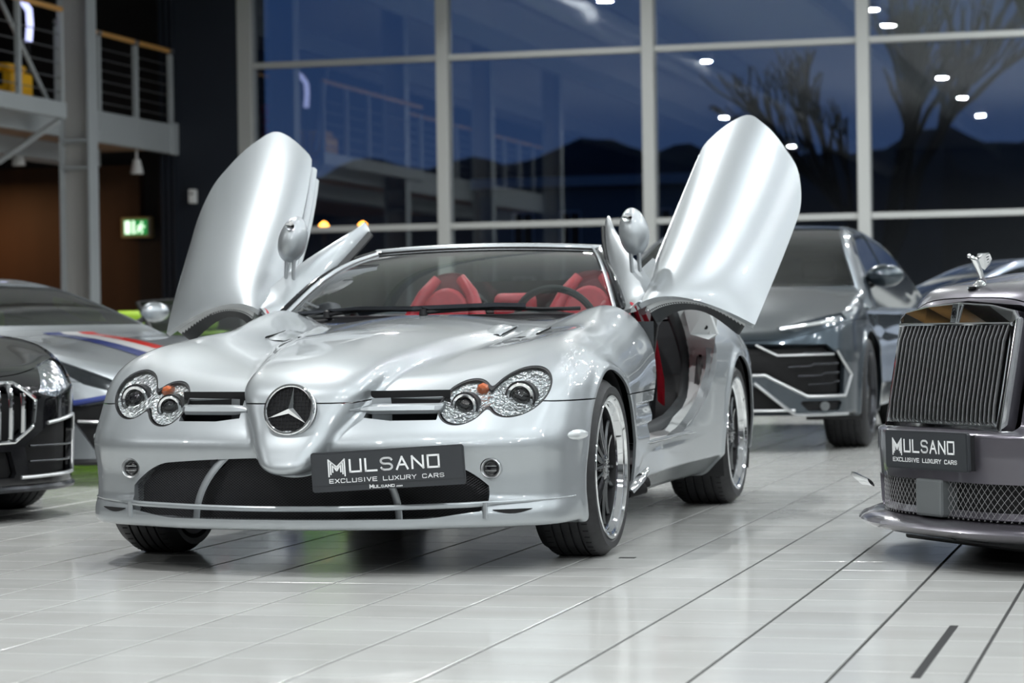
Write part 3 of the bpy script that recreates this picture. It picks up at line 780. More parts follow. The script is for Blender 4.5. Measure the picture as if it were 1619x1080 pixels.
# ---------- windscreen, frame, pillars
def gl(u, t):  # u -1..1 across, t 0 base .. 1 header
    x0 = .745*u; x1 = .505*u
    b0 = Vector((x0, .80+.55*x0*x0, .905)); b1 = Vector((x1, 1.635+.30*x1*x1, 1.192-.06*x1*x1))
    p = b0.lerp(b1, t); p.z += .045*math.sin(math.pi*t); p.y -= .015*math.sin(math.pi*t)
    return p
n, k = 24, 10
Vg = [tuple(gl(-1+2*i/n, j/k)) for i in range(n+1) for j in range(k+1)]
Fg = [(i*(k+1)+j, (i+1)*(k+1)+j, (i+1)*(k+1)+j+1, i*(k+1)+j+1) for i in range(n) for j in range(k)]
ws = mesh('windscreen', Vg, Fg, M['screen'], SLR)
hd = [gl(-1.02+2.04*i/20, 1.0)+Vector((0, .018, -.002)) for i in range(21)]
MB().tube(hd, [(.026, .026)]*21, 12).build('windscreen_header', M['silver'], SLR)
hd2 = [gl(-.985+1.97*i/20, .965)+Vector((0, -.004, .006)) for i in range(21)]
MB().tube(hd2, [(.004, .006)]*21, 8).build('windscreen_seal', M['black'], SLR)
for s in (1, -1):
    P_ = [gl(s*1.0, j/10)+Vector((s*.006, .01, -.002)) for j in range(11)]
    MB().tube(P_, [(.016, .024)]*11, 10).build('windscreen_pillar', M['gloss_black'], SLR)
    P_ = [gl(s*.965, j/10)+Vector((0, -.004, .006)) for j in range(11)]
    MB().tube(P_, [(.006, .010)]*11, 8).build('pillar_trim', M['silver'], SLR)
# cowl and wipers
Vc = []; nn_ = 24
for i in range(nn_+1):
    x = -.735+1.47*i/nn_
    Vc += [(x, .775+.53*x*x, .872), (x, .80+.55*x*x, .893), (x, .86+.55*x*x, .900)]
b = MB(); b.add(Vc, [(3*i+j, 3*i+3+j, 3*i+4+j, 3*i+1+j) for i in range(nn_) for j in (0, 1)]); b.build('cowl', M['black'], SLR)
def wiper(pv, tip, lift=.022):
    P_ = [Vector(pv).lerp(Vector(tip), t)+Vector((0, -.006*math.sin(math.pi*t), lift*math.sin(math.pi*min(1, t*1.3))*.5)) for t in np.linspace(0, 1, 9)]
    w = MB().tube(P_, [(.006, .010)]*9, 8).build('wiper', M['black'], SLR)
    MB().lathe([(-.01, .018), (.016, .016), (.022, .006)], 14, 'z', tuple(pv)).build('pivot', M['black'], w)
    return w
wiper((-.02, .80, .908), (.60, .968, .918)); wiper((-.47, .905, .905), (.00, .80, .925))
MB().tube([(-.06, .79, .925), (.28, .82, .934), (.40, .85, .930)], [(.004, .016)]*3, 8).build('wiper_blade', M['gunmetal'], SLR)
MB().tube([(-.62, .98, .912), (-.30, .83, .928), (-.02, .79, .925)], [(.004, .014)]*3, 8).build('wiper_blade', M['gunmetal'], SLR)
# bonnet louvres near the windscreen
def ztop(x, y):
    a, b_ = .5, 1.2
    for _ in range(26):
        m = (a+b_)/2
        if F_slr(np.array([abs(x)]), np.array([y]), np.array([m]))[0] < 0: a = m
        else: b_ = m
    return a
for s in (1, -1):
    for x in (.36, .50):
        b = MB(); y0 = .52; z0 = ztop(x, y0)
        Vv = []
        for i in range(9):
            t = i/8; yy = y0-.16+.30*t; zz = ztop(x+.03, yy); hh = .022*math.sin(math.pi*t)**.8
            Vv += [(s*(x-.035), yy, zz-.004), (s*(x+.012), yy, zz+hh), (s*(x+.055), yy+.01, zz+hh*.35), (s*(x+.06), yy, zz-.006)]
        b.add(Vv, [(4*i+j, 4*i+4+j, 4*i+5+j, 4*i+1+j) for i in range(8) for j in range(3)])
        b.build('bonnet_louvre', M['silver'], SLR, auto=50)
        P_ = [(s*(x+.058), y0-.12+.22*t, ztop(x+.06, y0-.12+.22*t)+.001) for t in np.linspace(0, 1, 6)]
        MB().tube(P_, [(.009, .002)]*6, 6).build('louvre_slot', M['dark'], SLR)

# ---------- doors (swung forward and up)
def nat(xs, ys, x):
    return float(sum(ys[i]*np.prod([(x-xs[j])/(xs[i]-xs[j]) for j in range(len(xs)) if j != i]) for i in range(len(xs))))
def lerp_rows(rows, u):
    ys = [r[0] for r in rows]; return [tuple(nat(ys, [r[1][c][a] for r in rows], u) for a in range(3)) for c in range(len(rows[0][1]))]
ROWS = [(0.0, [(.820, 1.050, .928), (.912, 1.058, .960), (1.075, 1.095, .938), (1.293, 1.139, .837)]),
        (.25, [(.817, 1.222, .994), (.918, 1.220, 1.075), (1.120, 1.225, 1.072), (1.333, 1.350, 1.010)]),
        (.60, [(.849, 1.608, 1.262), (.972, 1.600, 1.345), (1.190, 1.600, 1.345), (1.385, 1.680, 1.270)]),
        (1.0, [(.930, 2.065, 1.680), (1.100, 2.075, 1.772), (1.300, 2.080, 1.765), (1.455, 2.130, 1.700)])]
def door_pt(u, v):
    c = lerp_rows(ROWS, u); vs = [0, .26, .62, 1.0]
    return np.array([nat(vs, [q[a] for q in c], v) for a in range(3)])
nu, nv = 46, 40
grid = np.array([[door_pt(i/nu, j/nv) for j in range(nv+1)] for i in range(nu+1)])
def door(s):
    Pg = grid.reshape(-1, 3).copy(); du = np.gradient(grid, axis=0); dv = np.gradient(grid, axis=1)
    Ng = np.cross(du, dv); Ng /= np.linalg.norm(Ng, axis=2)[..., None]
    if Ng[20, 20, 1] > 0: Ng = -Ng
    Ng = Ng.reshape(-1, 3)
    Fd = [(i*(nv+1)+j, (i+1)*(nv+1)+j, (i+1)*(nv+1)+j+1, i*(nv+1)+j+1) for i in range(nu) for j in range(nv)]
    uv = np.array([[i/nu, j/nv] for i in range(nu+1) for j in range(nv+1)])
    # outline of the skin in (u,v): rear edge slants, corners rounded
    cu = spl([0, .26, .45, .7, .88, 1.0], [.965, 1.0, .955, .875, .80, .69])
    sd = np.maximum((uv[:, 0]-cu(uv[:, 1])), 0*uv[:, 0]-1)
    sd = smax(sd, (uv[:, 1]-.995)*1.0, .06); sd = smax(sd, -(uv[:, 1]), .02)
    Vd, Nd, skin, _ = split(Pg, Ng, Fd, sd)
    Vd = Vd*[s, 1, 1]; Nd = Nd*[s, 1, 1]
    root = empty('door', (s*.84, 1.1, .93)); root.parent = SLR
    off = Vector((-s*.84, -1.1, -.93))
    def loc(o): o.location = off; o.parent = root; return o
    loc(panel('door_skin', Vd, Nd, skin, M['silver'], root, lip=.022))
    # inner door: smaller outline pushed back
    sd2 = smax(uv[:, 0]-cu(uv[:, 1])+.03, uv[:, 1]-.955, .06); sd2 = smax(sd2, .06-uv[:, 1], .02); sd2 = smax(sd2, .012-uv[:, 0], .02)
    Vi, Ni, inn, _ = split(Pg, Ng, Fd, sd2)
    Vi = Vi*[s, 1, 1]; Ni = Ni*[s, 1, 1]
    loc(panel('door_shell', Vi-Ni*.018, Ni, inn, M['doorwhite'], root, lip=.040))
    loc(panel('door_trim', Vi-Ni*.047, Ni, inn, M['interior'], root, lip=.075))
    # stepped shut edges along the rear belt side
    for q, dd in ((.93, .045), (.90, .075)):
        P_ = [Vector((door_pt(u, .02) if 1 else 0))*1 for u in np.linspace(.12, q, 14)]
        nrm = [Vector((-.15, .75, -.62)).normalized()*dd for _ in P_]
        P_ = [Vector((s*(p+m).x, (p+m).y, (p+m).z)) for p, m in zip(P_, nrm)]
        loc(MB().tube(P_, [(.016, .022)]*14, 8).build('shut_edge', M['silver'], root))
    # pillar fin carried by the door
    A = [(.795, 1.045, .915), (.740, 1.115, .905), (.660, 1.330, 1.055), (.590, 1.520, 1.190), (.545, 1.690, 1.300)]
    B = [(.835, 1.075, .935), (.848, 1.200, 1.000), (.745, 1.335, 1.125), (.625, 1.545, 1.245), (.560, 1.715, 1.318)]
    Vf = []; n_ = 18
    aa = spl([0, .25, .5, .75, 1], [p[0] for p in A]), spl([0, .25, .5, .75, 1], [p[1] for p in A]), spl([0, .25, .5, .75, 1], [p[2] for p in A])
    bb = spl([0, .25, .5, .75, 1], [p[0] for p in B]), spl([0, .25, .5, .75, 1], [p[1] for p in B]), spl([0, .25, .5, .75, 1], [p[2] for p in B])
    for i in range(n_+1):
        t = i/n_; a = Vector([float(f(t)) for f in aa]); c = Vector([float(f(t)) for f in bb]); m = (a+c)/2
        up = Vector((.25, -.55, .80)).normalized()
        for (p, h) in ((a, 0), (a.lerp(c, .25), .014), (a.lerp(c, .6), .018), (c, .004), (c, -.022), (a.lerp(c, .5), -.03), (a, -.024)):
            q = p+up*h; Vf.append((s*q.x, q.y, q.z))
    b = MB(); b.add(Vf, [(7*i+j, 7*i+7+j, 7*i+7+(j+1) % 7, 7*i+(j+1) % 7) for i in range(n_) for j in range(7)]+[tuple(range(7)), tuple(range(7*n_, 7*n_+7))])
    loc(b.build('pillar_cover', M['silver'], root, auto=45))
    P_ = [(s*(float(aa[0](t))-.012), float(aa[1](t))+.02, float(aa[2](t))-.022) for t in np.linspace(.1, .98, 12)]
    loc(MB().tube(P_, [(.010, .018)]*12, 8).build('pillar_seal', M['black'], root))
    # mirror
    egg = []; n1, n2 = 22, 14; c = Vector((.757, 1.300, 1.238))
    for i in range(n1):
        for j in range(n2+1):
            th = math.pi*j/n2; ph = 2*math.pi*i/n1
            rx, ry, rz = .064, .075, .104
            q = Vector((rx*math.sin(th)*math.cos(ph)*(1-.12*math.cos(th)), ry*math.sin(th)*math.sin(ph)*(1 if math.sin(ph) < 0 else .45), rz*math.cos(th)))
            q.x += .10*(q.z)*.0
            q = c+Matrix.Rotation(-.18, 3, 'Y') @ Matrix.Rotation(-.25, 3, 'X') @ q; egg.append((s*q.x, q.y, q.z))
    b = MB(); b.add(egg, [(i*(n2+1)+j, ((i+1) % n1)*(n2+1)+j, ((i+1) % n1)*(n2+1)+j+1, i*(n2+1)+j+1) for i in range(n1) for j in range(n2)])
    mr = loc(b.build('mirror', M['silver'], root, auto=None))
    for (dx, m_) in ((-.012, 0), (.022, 1)):
        o = MB().tube([(s*(.765+dx), 1.275, 1.03), (s*(.762+dx), 1.272, 1.10), (s*(.757+dx), 1.275, 1.19)], [(.0075, .012), (.007, .011), (.009, .013)], 8).build('mirror_stalk', M['silver'], mr)
    MB().lathe([(0, .02), (.003, .012), (.004, .001)], 16, 'y', (s*.745, 1.225, 1.295)).build('mirror_cap', M['chrome'], mr)
    # mounting triangle behind the stalks
    tri = [(.735, 1.29, 1.035), (.848, 1.215, 1.005), (.86, 1.42, 1.10), (.80, 1.47, 1.13)]
    b = MB(); Vv = [(s*x, y, z) for x, y, z in tri]+[(s*x, y+.02, z-.03) for x, y, z in tri]
    b.add(Vv, [(0, 1, 2, 3), (4, 5, 6, 7), (0, 1, 5, 4), (1, 2, 6, 5), (2, 3, 7, 6), (3, 0, 4, 7)]); loc(b.build('mirror_base', M['silver'], root, smooth=False))
    # gas strut down into the body
    loc(MB().tube([(s*.835, 1.40, .98), (s*.80, 1.38, .70)], .019, 12).build('gas_strut', M['black'], root))
    return root
M['doorwhite'] = mat('door_edge_paint', (.62, .64, .65), .55)
for s in (1, -1): door(s)

# ---------- cabin
def strip(P1, P2, name, m, parent=SLR, smooth=True):
    b = MB(); n_ = len(P1); b.add(list(P1)+list(P2), [(i, i+1, n_+i+1, n_+i) for i in range(n_-1)]); return b.build(name, m, parent, smooth=smooth)
for s in (1, -1):
    zz = np.linspace(.36, .92, 16)
    o1 = [(s*.915, float(c_dR(z)), z) for z in zz]
    yin = spl([.36, .42, .50, .65, .80, .92], [1.72, 1.95, 2.35, 2.42, 2.28, 2.06])
    i1 = [(s*.76, float(yin(z)), z+.0) for z in zz]
    strip(o1, i1, 'door_jamb', M['doorwhite'])
    ys_ = np.linspace(.66, 1.75, 14)
    strip([(s*.925, y, .374) for y in ys_], [(s*.76, y, .385) for y in ys_], 'door_sill', M['doorwhite'])
    strip([(s*.86, y, .378) for y in ys_[2:-1]], [(s*.79, y, .388) for y in ys_[2:-1]], 'sill_plate', M['satin'])
    P_ = [(s*.755, y, .40) for y in np.linspace(.9, 1.6, 6)]+[(s*.755, float(yin(z))-.01, z) for z in np.linspace(.42, .93, 14)]
    MB().tube(P_, [(.022, .030)]*len(P_), 10).build('door_seal', M['interior'], SLR)
    # front jamb
    zz = np.linspace(.37, .86, 12)
    strip([(s*.90, float(c_dF(z))+.002, z) for z in zz], [(s*.70, float(c_dF(z))+.03, z) for z in zz], 'hinge_pillar', M['interior'])
    # latch plate and lock recess on the rear jamb
    def onj(z, t): return Vector((s*(.915+(.76-.915)*t), float(c_dR(z))+(float(yin(z))-float(c_dR(z)))*t-.006, z))
    b = MB(); q = [onj(.70, .62), onj(.70, .40), onj(.56, .40), onj(.56, .62)]; b.add([tuple(p) for p in q]+[tuple(p+Vector((s*.006, -.01, 0))) for p in q], [(4, 5, 6, 7), (0, 1, 5, 4), (1, 2, 6, 5), (2, 3, 7, 6), (3, 0, 4, 7)]); b.build('latch_plate', M['satin'], SLR, smooth=False)
    for zc in (.685, .58):
        b = MB(); q = [onj(zc+.022, .57), onj(zc+.022, .45), onj(zc-.022, .45), onj(zc-.022, .57)]; b.add([tuple(p+Vector((s*.008, -.013, 0))) for p in q], [(0, 1, 2, 3)]); b.build('latch_hole', M['dark'], SLR, smooth=False)
    # body bracket with bolt holes at the top of the jamb
    b = MB(); q = [(.80, 2.16, .915), (.90, 2.20, .925), (.925, 2.30, .80), (.90, 2.22, .775), (.82, 2.20, .80)]
    b.add([(s*x, y-.02, z) for x, y, z in q]+[(s*x, y+.03, z) for x, y, z in q], [tuple(range(5)), tuple(range(5, 10))]+[(i, (i+1) % 5, 5+(i+1) % 5, 5+i) for i in range(5)]); jb = b.build('jamb_bracket', M['doorwhite'], SLR, smooth=False)
    for (x, z) in ((.835, .84), (.862, .885), (.885, .83)):
        MB().lathe([(0, .010), (-.004, .010), (-.004, .0005)], 12, 'y', (s*x, 2.20-.005 if x < .87 else 2.225, z)).build('bolt_hole', M['dark'], jb)
    # red belt and trim near the opening
    MB().tube([(s*.78, 1.28, .93), (s*.79, 1.50, .80), (s*.77, 1.75, .62), (s*.74, 1.9, .5)], [(.006, .024)]*4, 8).build('seat_belt', M['red'], SLR)
    MB().tube([(s*.80, 1.06, .93), (s*.80, 1.20, .84)], [(.006, .020)]*2, 8).build('trim_strip', M['red'], SLR)
# floor pan, tunnel, dashboard, rear bulkhead
bevel(MB().box(-.74, .74, .85, 2.55, .20, .26).build('floor_pan', M['interior'], SLR, smooth=False), .01)
bevel(MB().box(-.14, .14, 1.0, 2.45, .26, .60).build('centre_tunnel', M['interior'], SLR, smooth=False), .03)
b = MB(); Vd = []; n_ = 22
for i in range(n_+1):
    x = -.72+1.44*i/n_; h = .03*math.exp(-((x-.38)/.17)**2)
    for (y, z) in ((.86+.45*x*x, .875), (1.15, .885+h), (1.28, .880+h), (1.33, .84+h*.5), (1.34, .70), (1.28, .55)): Vd.append((x, y, z))
b.add(Vd, [(6*i+j, 6*i+6+j, 6*i+7+j, 6*i+1+j) for i in range(n_) for j in range(5)]); b.build('dashboard', M['interior'], SLR)
MB().tube([(-.73, 1.325, .80), (.73, 1.325, .80)], [(.012, .020)]*2, 8).build('dash_trim', M['red'], SLR)
MB().box(-.74, .74, 2.46, 2.50, .26, .86).build('rear_bulkhead', M['interior'], SLR, smooth=False)
for s in (1, -1):  # seats
    sx = s*.34
    st = empty('seat', (sx, 2.1, .26)); st.parent = SLR
    def blob(prof, name, m):
        b = MB(); b.add([p for r in prof for p in r], [(i*len(prof[0])+j, (i+1)*len(prof[0])+j, (i+1)*len(prof[0])+(j+1) % len(prof[0]), i*len(prof[0])+(j+1) % len(prof[0])) for i in range(len(prof)-1) for j in range(len(prof[0]))]+[tuple(range(len(prof[0]))), tuple(range((len(prof)-1)*len(prof[0]), len(prof)*len(prof[0])))])
        o = b.build(name, m, st, auto=None); sub = o.modifiers.new('sub', 'SUBSURF'); sub.levels = 1; sub.render_levels = 2; return o
    # shell back
    rows = []
    for (z, w, y, t) in ((0, .22, .0, .07), (.25, .25, .06, .08), (.45, .26, .12, .07), (.58, .20, .155, .06), (.70, .125, .19, .05), (.80, .095, .215, .04), (.845, .06, .22, .03)):
        rows.append([(a*w, y+t*(.35 if abs(a) < .9 else -.5) * (1) - (0 if fb else t), z) for fb, a in ((0, -1), (0, -.6), (0, 0), (0, .6), (0, 1), (1, 1.0), (1, .6), (1, 0), (1, -.6), (1, -1.0))])
    blob([[(x, y+(.05 if i < 5 else 0), z) for i, (x, y, z) in enumerate(r)] for r in rows], 'backrest', M['reddark'])
    # inner pad: arch-shaped
    pad = []
    for k in range(15):
        a = math.pi*k/14; pad.append((.105*math.cos(a)*(1.0), .62+.15*math.sin(a)))
    pad = [(.16, .30)]+[(p[0]*1.15, p[1]) for p in pad]+[(-.16, .30)]
    b = MB(); Vv, Ff = extrude_outline(pad, .035, lambda u, v, w: (u, .03+(v-.3)*.30-.01-w, v)); b.add(Vv, Ff); bevel(b.build('pad', M['red'], st, smooth=True), .015, 3)
    for q in (1, -1):
        P_ = [(q*.20, .02, .32), (q*.21, .05, .48), (q*.165, .10, .62), (q*.115, .15, .74), (q*.055, .175, .815)]
        MB().tube(P_, [(.045, .05), (.045, .05), (.038, .042), (.030, .035), (.022, .028)], 12).build('bolster', M['red'], st, auto=None)
    c_ = MB().box(-.22, .22, -.45, .05, .05, .16).build('cushion', M['red'], st); bevel(c_, .04, 3)
b = MB().box(-.085, .105, 2.10, 2.22, .60, 1.0).build('centre_rest', M['red'], SLR); bevel(b, .035, 3)
for s in (1, -1):
    P_ = [(s*.34+.17*math.cos(a), 2.42, .86+.17*math.sin(a)) for a in np.linspace(0, math.pi, 13)]
    MB().tube(P_, .016, 8).build('roll_hoop', M['gloss_black'], SLR)
MB().box(-.48, .48, 2.42, 2.426, .87, 1.06).build('wind_deflector', M['tint'], SLR, smooth=False)
for x in (-.10, .27): MB().lathe([(-.012, .022), (.012, .022), (.012, .001)], 18, 'y', (x, 2.40, .955)).build('deflector_knob', M['black'], SLR)
# steering wheel
fr = disk_frame((.375, 1.47, .855), (0, .80, .45))
sw = ring(MB(), .175, .016, fr, 0, 40, 8).build('steering_wheel', M['interior'], SLR)
b = MB()
for a in (0, 180, 270):
    A = math.radians(a); b.tube([fr(0, 0, -.01), fr(.17*math.cos(A), .17*math.sin(A), 0)], [(.010, .022), (.008, .014)], 8)
b.build('wheel_spokes', M['interior'], sw); b = MB(); ring(b, .03, .03, fr, -.005, 20, 8, .5); b.build('wheel_hub', M['gunmetal'], sw)
bevel(MB().box(-.05, .05, 1.50, 1.515, 1.135, 1.165).build('rear_view_mirror', M['black'], SLR, smooth=False), .006)
# side sill blade and exhaust ports behind the front wheel
for s in (1, -1):
    MB().tube([(s*.93, .36, .215), (s*.945, .47, .255), (s*.95, .60, .285)], [(.004, .018), (.012, .022), (.003, .01)], 8).build('side_fin', M['chrome'], SLR)
    for k in (0, 1): MB().tube([(s*.90, .45+.06*k, .20+.02*k), (s*.955, .50+.06*k, .215+.02*k)], .022, 12).build('side_exhaust', M['dark'], SLR)
    MB().tube([(s*.925, .62, .380), (s*.935, .80, .386), (s*.93, 1.6, .385)], [(.004, .006)]*3, 6).build('sill_lip', M['silver'], SLR)
# ================================================================== mezzanine, columns, sign, things on the platform
MZX = -11.0
M['wood'] = mat('timber_handrail', (.62, .33, .10), .45, noise=(30, .2, (8, 1, 1)))
M['soffit'] = mat('warm_soffit', (.32, .20, .13), .7)
M['cable'] = mat('rail_cable', (.25, .25, .26), .4, .8)
M['yellow'] = mat('yellow_paint', (.85, .45, .01), .4)
M['redp'] = mat('red_panel', (.75, .01, .01), .4)
M['tube'] = mat('neon_tube', (.7, .7, 1), .3, emis=(.55, .6, 1.0), es=1.6)
mz = MB().box(-16, MZX-.10, 3.0, WY-.5, 3.42, 3.62).build('mezzanine_floor', M['soffit'], smooth=False); tag(mz, kind='structure')
fa = bevel(MB().box(MZX-.10, MZX, 3.0, WY-.18, 3.38, 3.80).build('trim_20', M['beam'], smooth=False), .01); tag(fa, kind='structure')
bevel(MB().box(MZX-.02, MZX+.05, WY-.36, WY-.16, 3.36, 3.82).build('end_plate', M['beam'], fa, smooth=False), .01)
MB().box(MZX-1.2, MZX-.8, 3.0, WY-1.0, 3.18, 3.42).build('floor_beam', M['beam'], fa, smooth=False)
def railing(y0, y1, x, label, z=3.8, n=None):
    r = empty('railing', (x, y0, z), 0, label, 'railing', 'railings along the mezzanine edge')
    n = n or max(1, round((y1-y0)/1.25)); st = (y1-y0)/n
    for i in range(n+1):
        bevel(MB().box(-.035, .035, st*i-.06, st*i+.02, -.25, 1.0).build('post', M['beam'], r, smooth=False), .008)
    for k in range(6): MB().tube([(0, 0, .12+.145*k), (0, y1-y0, .12+.145*k)], .008, 6).build('cable', M['cable'], r)
    for i in range(n):
        MB().tube([(0, st*i+.07, 1.05), (0, st*(i+1)-.07, 1.05)], .035, 10).build('handrail', M['wood'], r)
    for i in range(n+1): MB().tube([(0, st*i-.07, 1.05), (0, st*i+.07, 1.05)], .036, 10).build('rail_joint', M['satin'], r)
    return r
railing(21.0, 24.75, MZX-.03, 'cable railing with timber handrail at the mezzanine end, right of the steel column')
railing(3.2, 14.2, MZX-.03, 'long cable railing with timber handrail on the mezzanine, left of the steel column')
def column(x, y, label):
    c = empty('steel_column', (x, y, 0), 0, label, 'column', 'grey steel columns along the mezzanine')
    MB().box(-.22, -.195, -.14, .14, 0, CEIL+.5).build('flange', M['beam'], c, smooth=False)
    MB().box(.175, .20, -.14, .14, 0, CEIL+.5).build('flange', M['beam'], c, smooth=False)
    MB().box(-.195, .175, -.012, .012, 0, CEIL+.5).build('web', M['colweb'], c, smooth=False)
    for z in (2.95, 3.30): MB().box(-.195, .175, -.13, .13, z, z+.03).build('stiffener', M['beam'], c, smooth=False)
    return c
M['colweb'] = mat('column_web', (.42, .41, .40), .6)
for y, lb in ((21.1, 'grey H-section steel column standing in front of the mezzanine, left of the exit sign'), (15.2, 'grey steel column of the mezzanine, second from the glazed wall'), (9.3, 'grey steel column of the mezzanine, third from the glazed wall'), (3.4, 'grey steel column of the mezzanine, farthest from the glazed wall')):
    column(-10.80, y, lb)
# near landing on the left, with its props
ld = empty('landing', (-10.5, 18.5, 3.5), 0, 'grey steel landing jutting out at the top left, left of the column', 'platform')
MB().box(-1.4, -.02, -4, 1.55, .10, .16).build('deck', M['soffit'], ld, smooth=False)
bevel(MB().box(-.10, .0, -4, 1.60, .02, .22).build('edge_beam', M['beam'], ld, smooth=False), .01)
bevel(MB().box(-1.6, -1.5, -4, 1.6, -.20, .02).build('support_beam', M['beam'], ld, smooth=False), .01)
MB().tube([(-.05, 1.5, 0), (-.9, 1.5, -.5)], .04, 8).build('brace', M['beam'], ld)
for k in range(3): bevel(MB().box(-.08, -.01, 1.50-1.2*k, 1.56-1.2*k, .2, 1.35).build('post', M['beam'], ld, smooth=False), .008)
for k in range(5): MB().tube([(-.04, -4, .34+.18*k), (-.04, 1.52, .34+.18*k)], .008, 6).build('cable', M['cable'], ld)
MB().tube([(-.04, -4, 1.38), (-.04, 1.55, 1.38)], .035, 10).build('handrail', M['wood'], ld)
MB().tube([(-.2, 1.45, .25), (-.4, .2, 1.75)], .03, 8).build('stay', M['beam'], ld)
# props standing on the landing
def prop(name, label, cat, loc): return empty(name, loc, 0, label, cat)
y_ = prop('arcade_machine', 'bright yellow machine box with a dark square opening on the landing', 'machine', (-10.96, 19.2, 3.665))
bevel(MB().box(-.42, .30, -.3, .3, 0, .36).build('body', M['yellow'], y_, smooth=False), .05, 3)
bevel(MB().box(-.36, .24, -.26, .26, .36, .46).build('top', M['yellow'], y_, smooth=False), .05, 3)
MB().box(.02, .18, -.305, -.30, .18, .34).build('opening', M['dark'], y_, smooth=False)
MB().box(-.3, -.1, -.305, -.30, .1, .2).build('label_panel', M['white'], y_, smooth=False)
r_p = prop('red_machine', 'red upright machine at the left edge of the landing', 'machine', (-11.66, 19.05, 3.665))
bevel(MB().box(-.25, .25, -.2, .2, 0, .95).build('cabinet', M['redp'], r_p, smooth=False), .04)
for k in range(3): MB().box(-.18, .18, -.205, -.2, .2+.25*k, .3+.25*k).build('vent', M['dark'], r_p, smooth=False)
n_p = prop('neon_light', 'curved blue-white neon tube glowing above the yellow machine', 'lamp', (-10.85, 19.85, 4.565))
MB().tube([(-.25, 0, .50), (-.12, 0, .42), (-.03, 0, .30), (-.02, 0, .12), (-.04, 0, -.1)], .045, 10).build('tube', M['tube'], n_p)
MB().tube([(-.04, 0, -.1), (-.04, 0, -.9)], .015, 8).build('stand', M['black'], n_p)
# ceiling spotlights under the mezzanine
for (x, y, lb) in ((-11.9, 21.6, 'small white spotlight hanging under the landing, at the left edge'), (-11.25, 24.0, 'small white spotlight hanging under the mezzanine near the exit sign')):
    sp_ = prop('spotlight', lb, 'lamp', (x, y, 3.16)); MB().tube([(0, 0, .24), (0, 0, .08)], .02, 8).build('stem', M['lampbody'], sp_)
    MB().lathe([(.10, .02), (.10, .05), (-.08, .09), (-.10, .09), (-.07, .04)], 16, 'z').build('shade', M['lampbody'], sp_)
lamp(-14.2, 24.2, 3.1, .25, 35, (1, .55, .25))
# exit sign
ex = empty('exit_sign', (-11.90, WY+.45, 2.22), 0, 'green illuminated exit sign with a running figure and a door on the dark wall', 'sign')
M['signg'] = mat('sign_green', (.01, .2, .05), .5, emis=(.02, .30, .07), es=.8)
M['signw'] = mat('sign_white', (.8, .9, .8), .5, emis=(.75, 1.0, .75), es=1.6)
M['signf'] = mat('sign_frame', (.5, .42, .2), .5)
bevel(MB().box(-.24, .24, .0, .10, 0, .30).build('housing', M['signf'], ex, smooth=False), .015)
MB().box(-.19, .175, -.006, 0, .04, .26).build('face', M['signg'], ex, smooth=False)
MB().box(-.175, -.09, -.012, -.006, .055, .245).build('door_symbol', M['signw'], ex, smooth=False)
MB().box(-.055, -.02, -.012, -.006, .055, .245).build('arrow_bar', M['signw'], ex, smooth=False)
b = MB()
for P_ in ([(.085, .19), (.07, .13), (.10, .09), (.085, .055)], [(.07, .13), (.03, .10), (.015, .065)], [(.08, .18), (.12, .15), (.14, .165)], [(.08, .18), (.04, .165), (.03, .13)]): b.tube([(x, -.009, z) for x, z in P_], .012, 6)
b.lathe([(-.014, .001), (-.014, .016), (-.006, .016)], 12, 'y', (.095, 0, .215)); b.build('running_figure', M['signw'], ex)
MB().box(.19, .24, -.02, .02, .02, .28).build('end_cap', M['satin'], ex, smooth=False)
wb = empty('wall_box', (-10.70, WY-.32, 2.66), 0, 'small white sensor box on the navy panel beside the glazing', 'sensor')
bevel(MB().box(-.045, .045, -.03, .10, 0, .20).build('housing', M['white'], wb, smooth=False), .01); MB().box(-.02, .02, -.034, -.03, .12, .15).build('sensor_window', M['dark'], wb, smooth=False)
# unit heater and duct under the ceiling (seen mirrored in the glass)
ht = empty('unit_heater', (1.5, 9.0, CEIL-.9), 0, 'grey unit heater hanging from the hall ceiling', 'heater')
bevel(MB().box(-.55, .55, -.35, .35, 0, .6).build('housing', M['beam'], ht, smooth=False), .03)
for k in range(5): MB().box(-.45, .45, .35, .37, .08+.1*k, .12+.1*k).build('louvre', M['dark'], ht, smooth=False)
for x in (-.4, .4): MB().tube([(x, 0, .6), (x, 0, 1.35)], .015, 6).build('hanger', M['satin'], ht)
du = MB().tube([(-6.5, -26, CEIL-.3), (-6.5, 24, CEIL-.3)], .28, 20).build('air_duct', M['satin']); tag(du, 'long round metal air duct under the hall ceiling', 'duct')
b = MB()

# ================================================================== outside
M['ground'] = mat('dark_asphalt', (.02, .022, .026), .7)
M['hill'] = mat('wooded_hill', (.012, .016, .02), .9, noise=(.2, .4))
M['bark'] = mat('dark_bark', (.012, .010, .010), .9)
M['bldg'] = mat('pale_render', (.16, .19, .20), .8)
gr = MB().box(-160, 160, WY+.3, 420, -.3, -.12).build('ground', M['ground'], smooth=False); tag(gr, kind='structure')
rnd = random.Random(3)
xs_ = np.linspace(-190, 120, 156)
def ridge(x): return 22+4*math.sin(x*.021+1.2)+2.5*math.sin(x*.055)+1.2*math.sin(x*.17)+.8*math.sin(x*.43)+rnd.uniform(-.35, .35)+7*float(ss(-10, 45, x))
b = MB(); Vv = []
for x in xs_:
    h = ridge(x); Vv += [(x, 250, -.3), (x, 270, h*.55), (x, 300, h), (x, 340, h*.9)]
b.add(Vv, [(4*i+j, 4*i+4+j, 4*i+5+j, 4*i+1+j) for i in range(len(xs_)-1) for j in range(3)])
o = b.build('hill', M['hill'], auto=None); tag(o, 'dark wooded hill on the dusk horizon behind the glazing', 'hill')
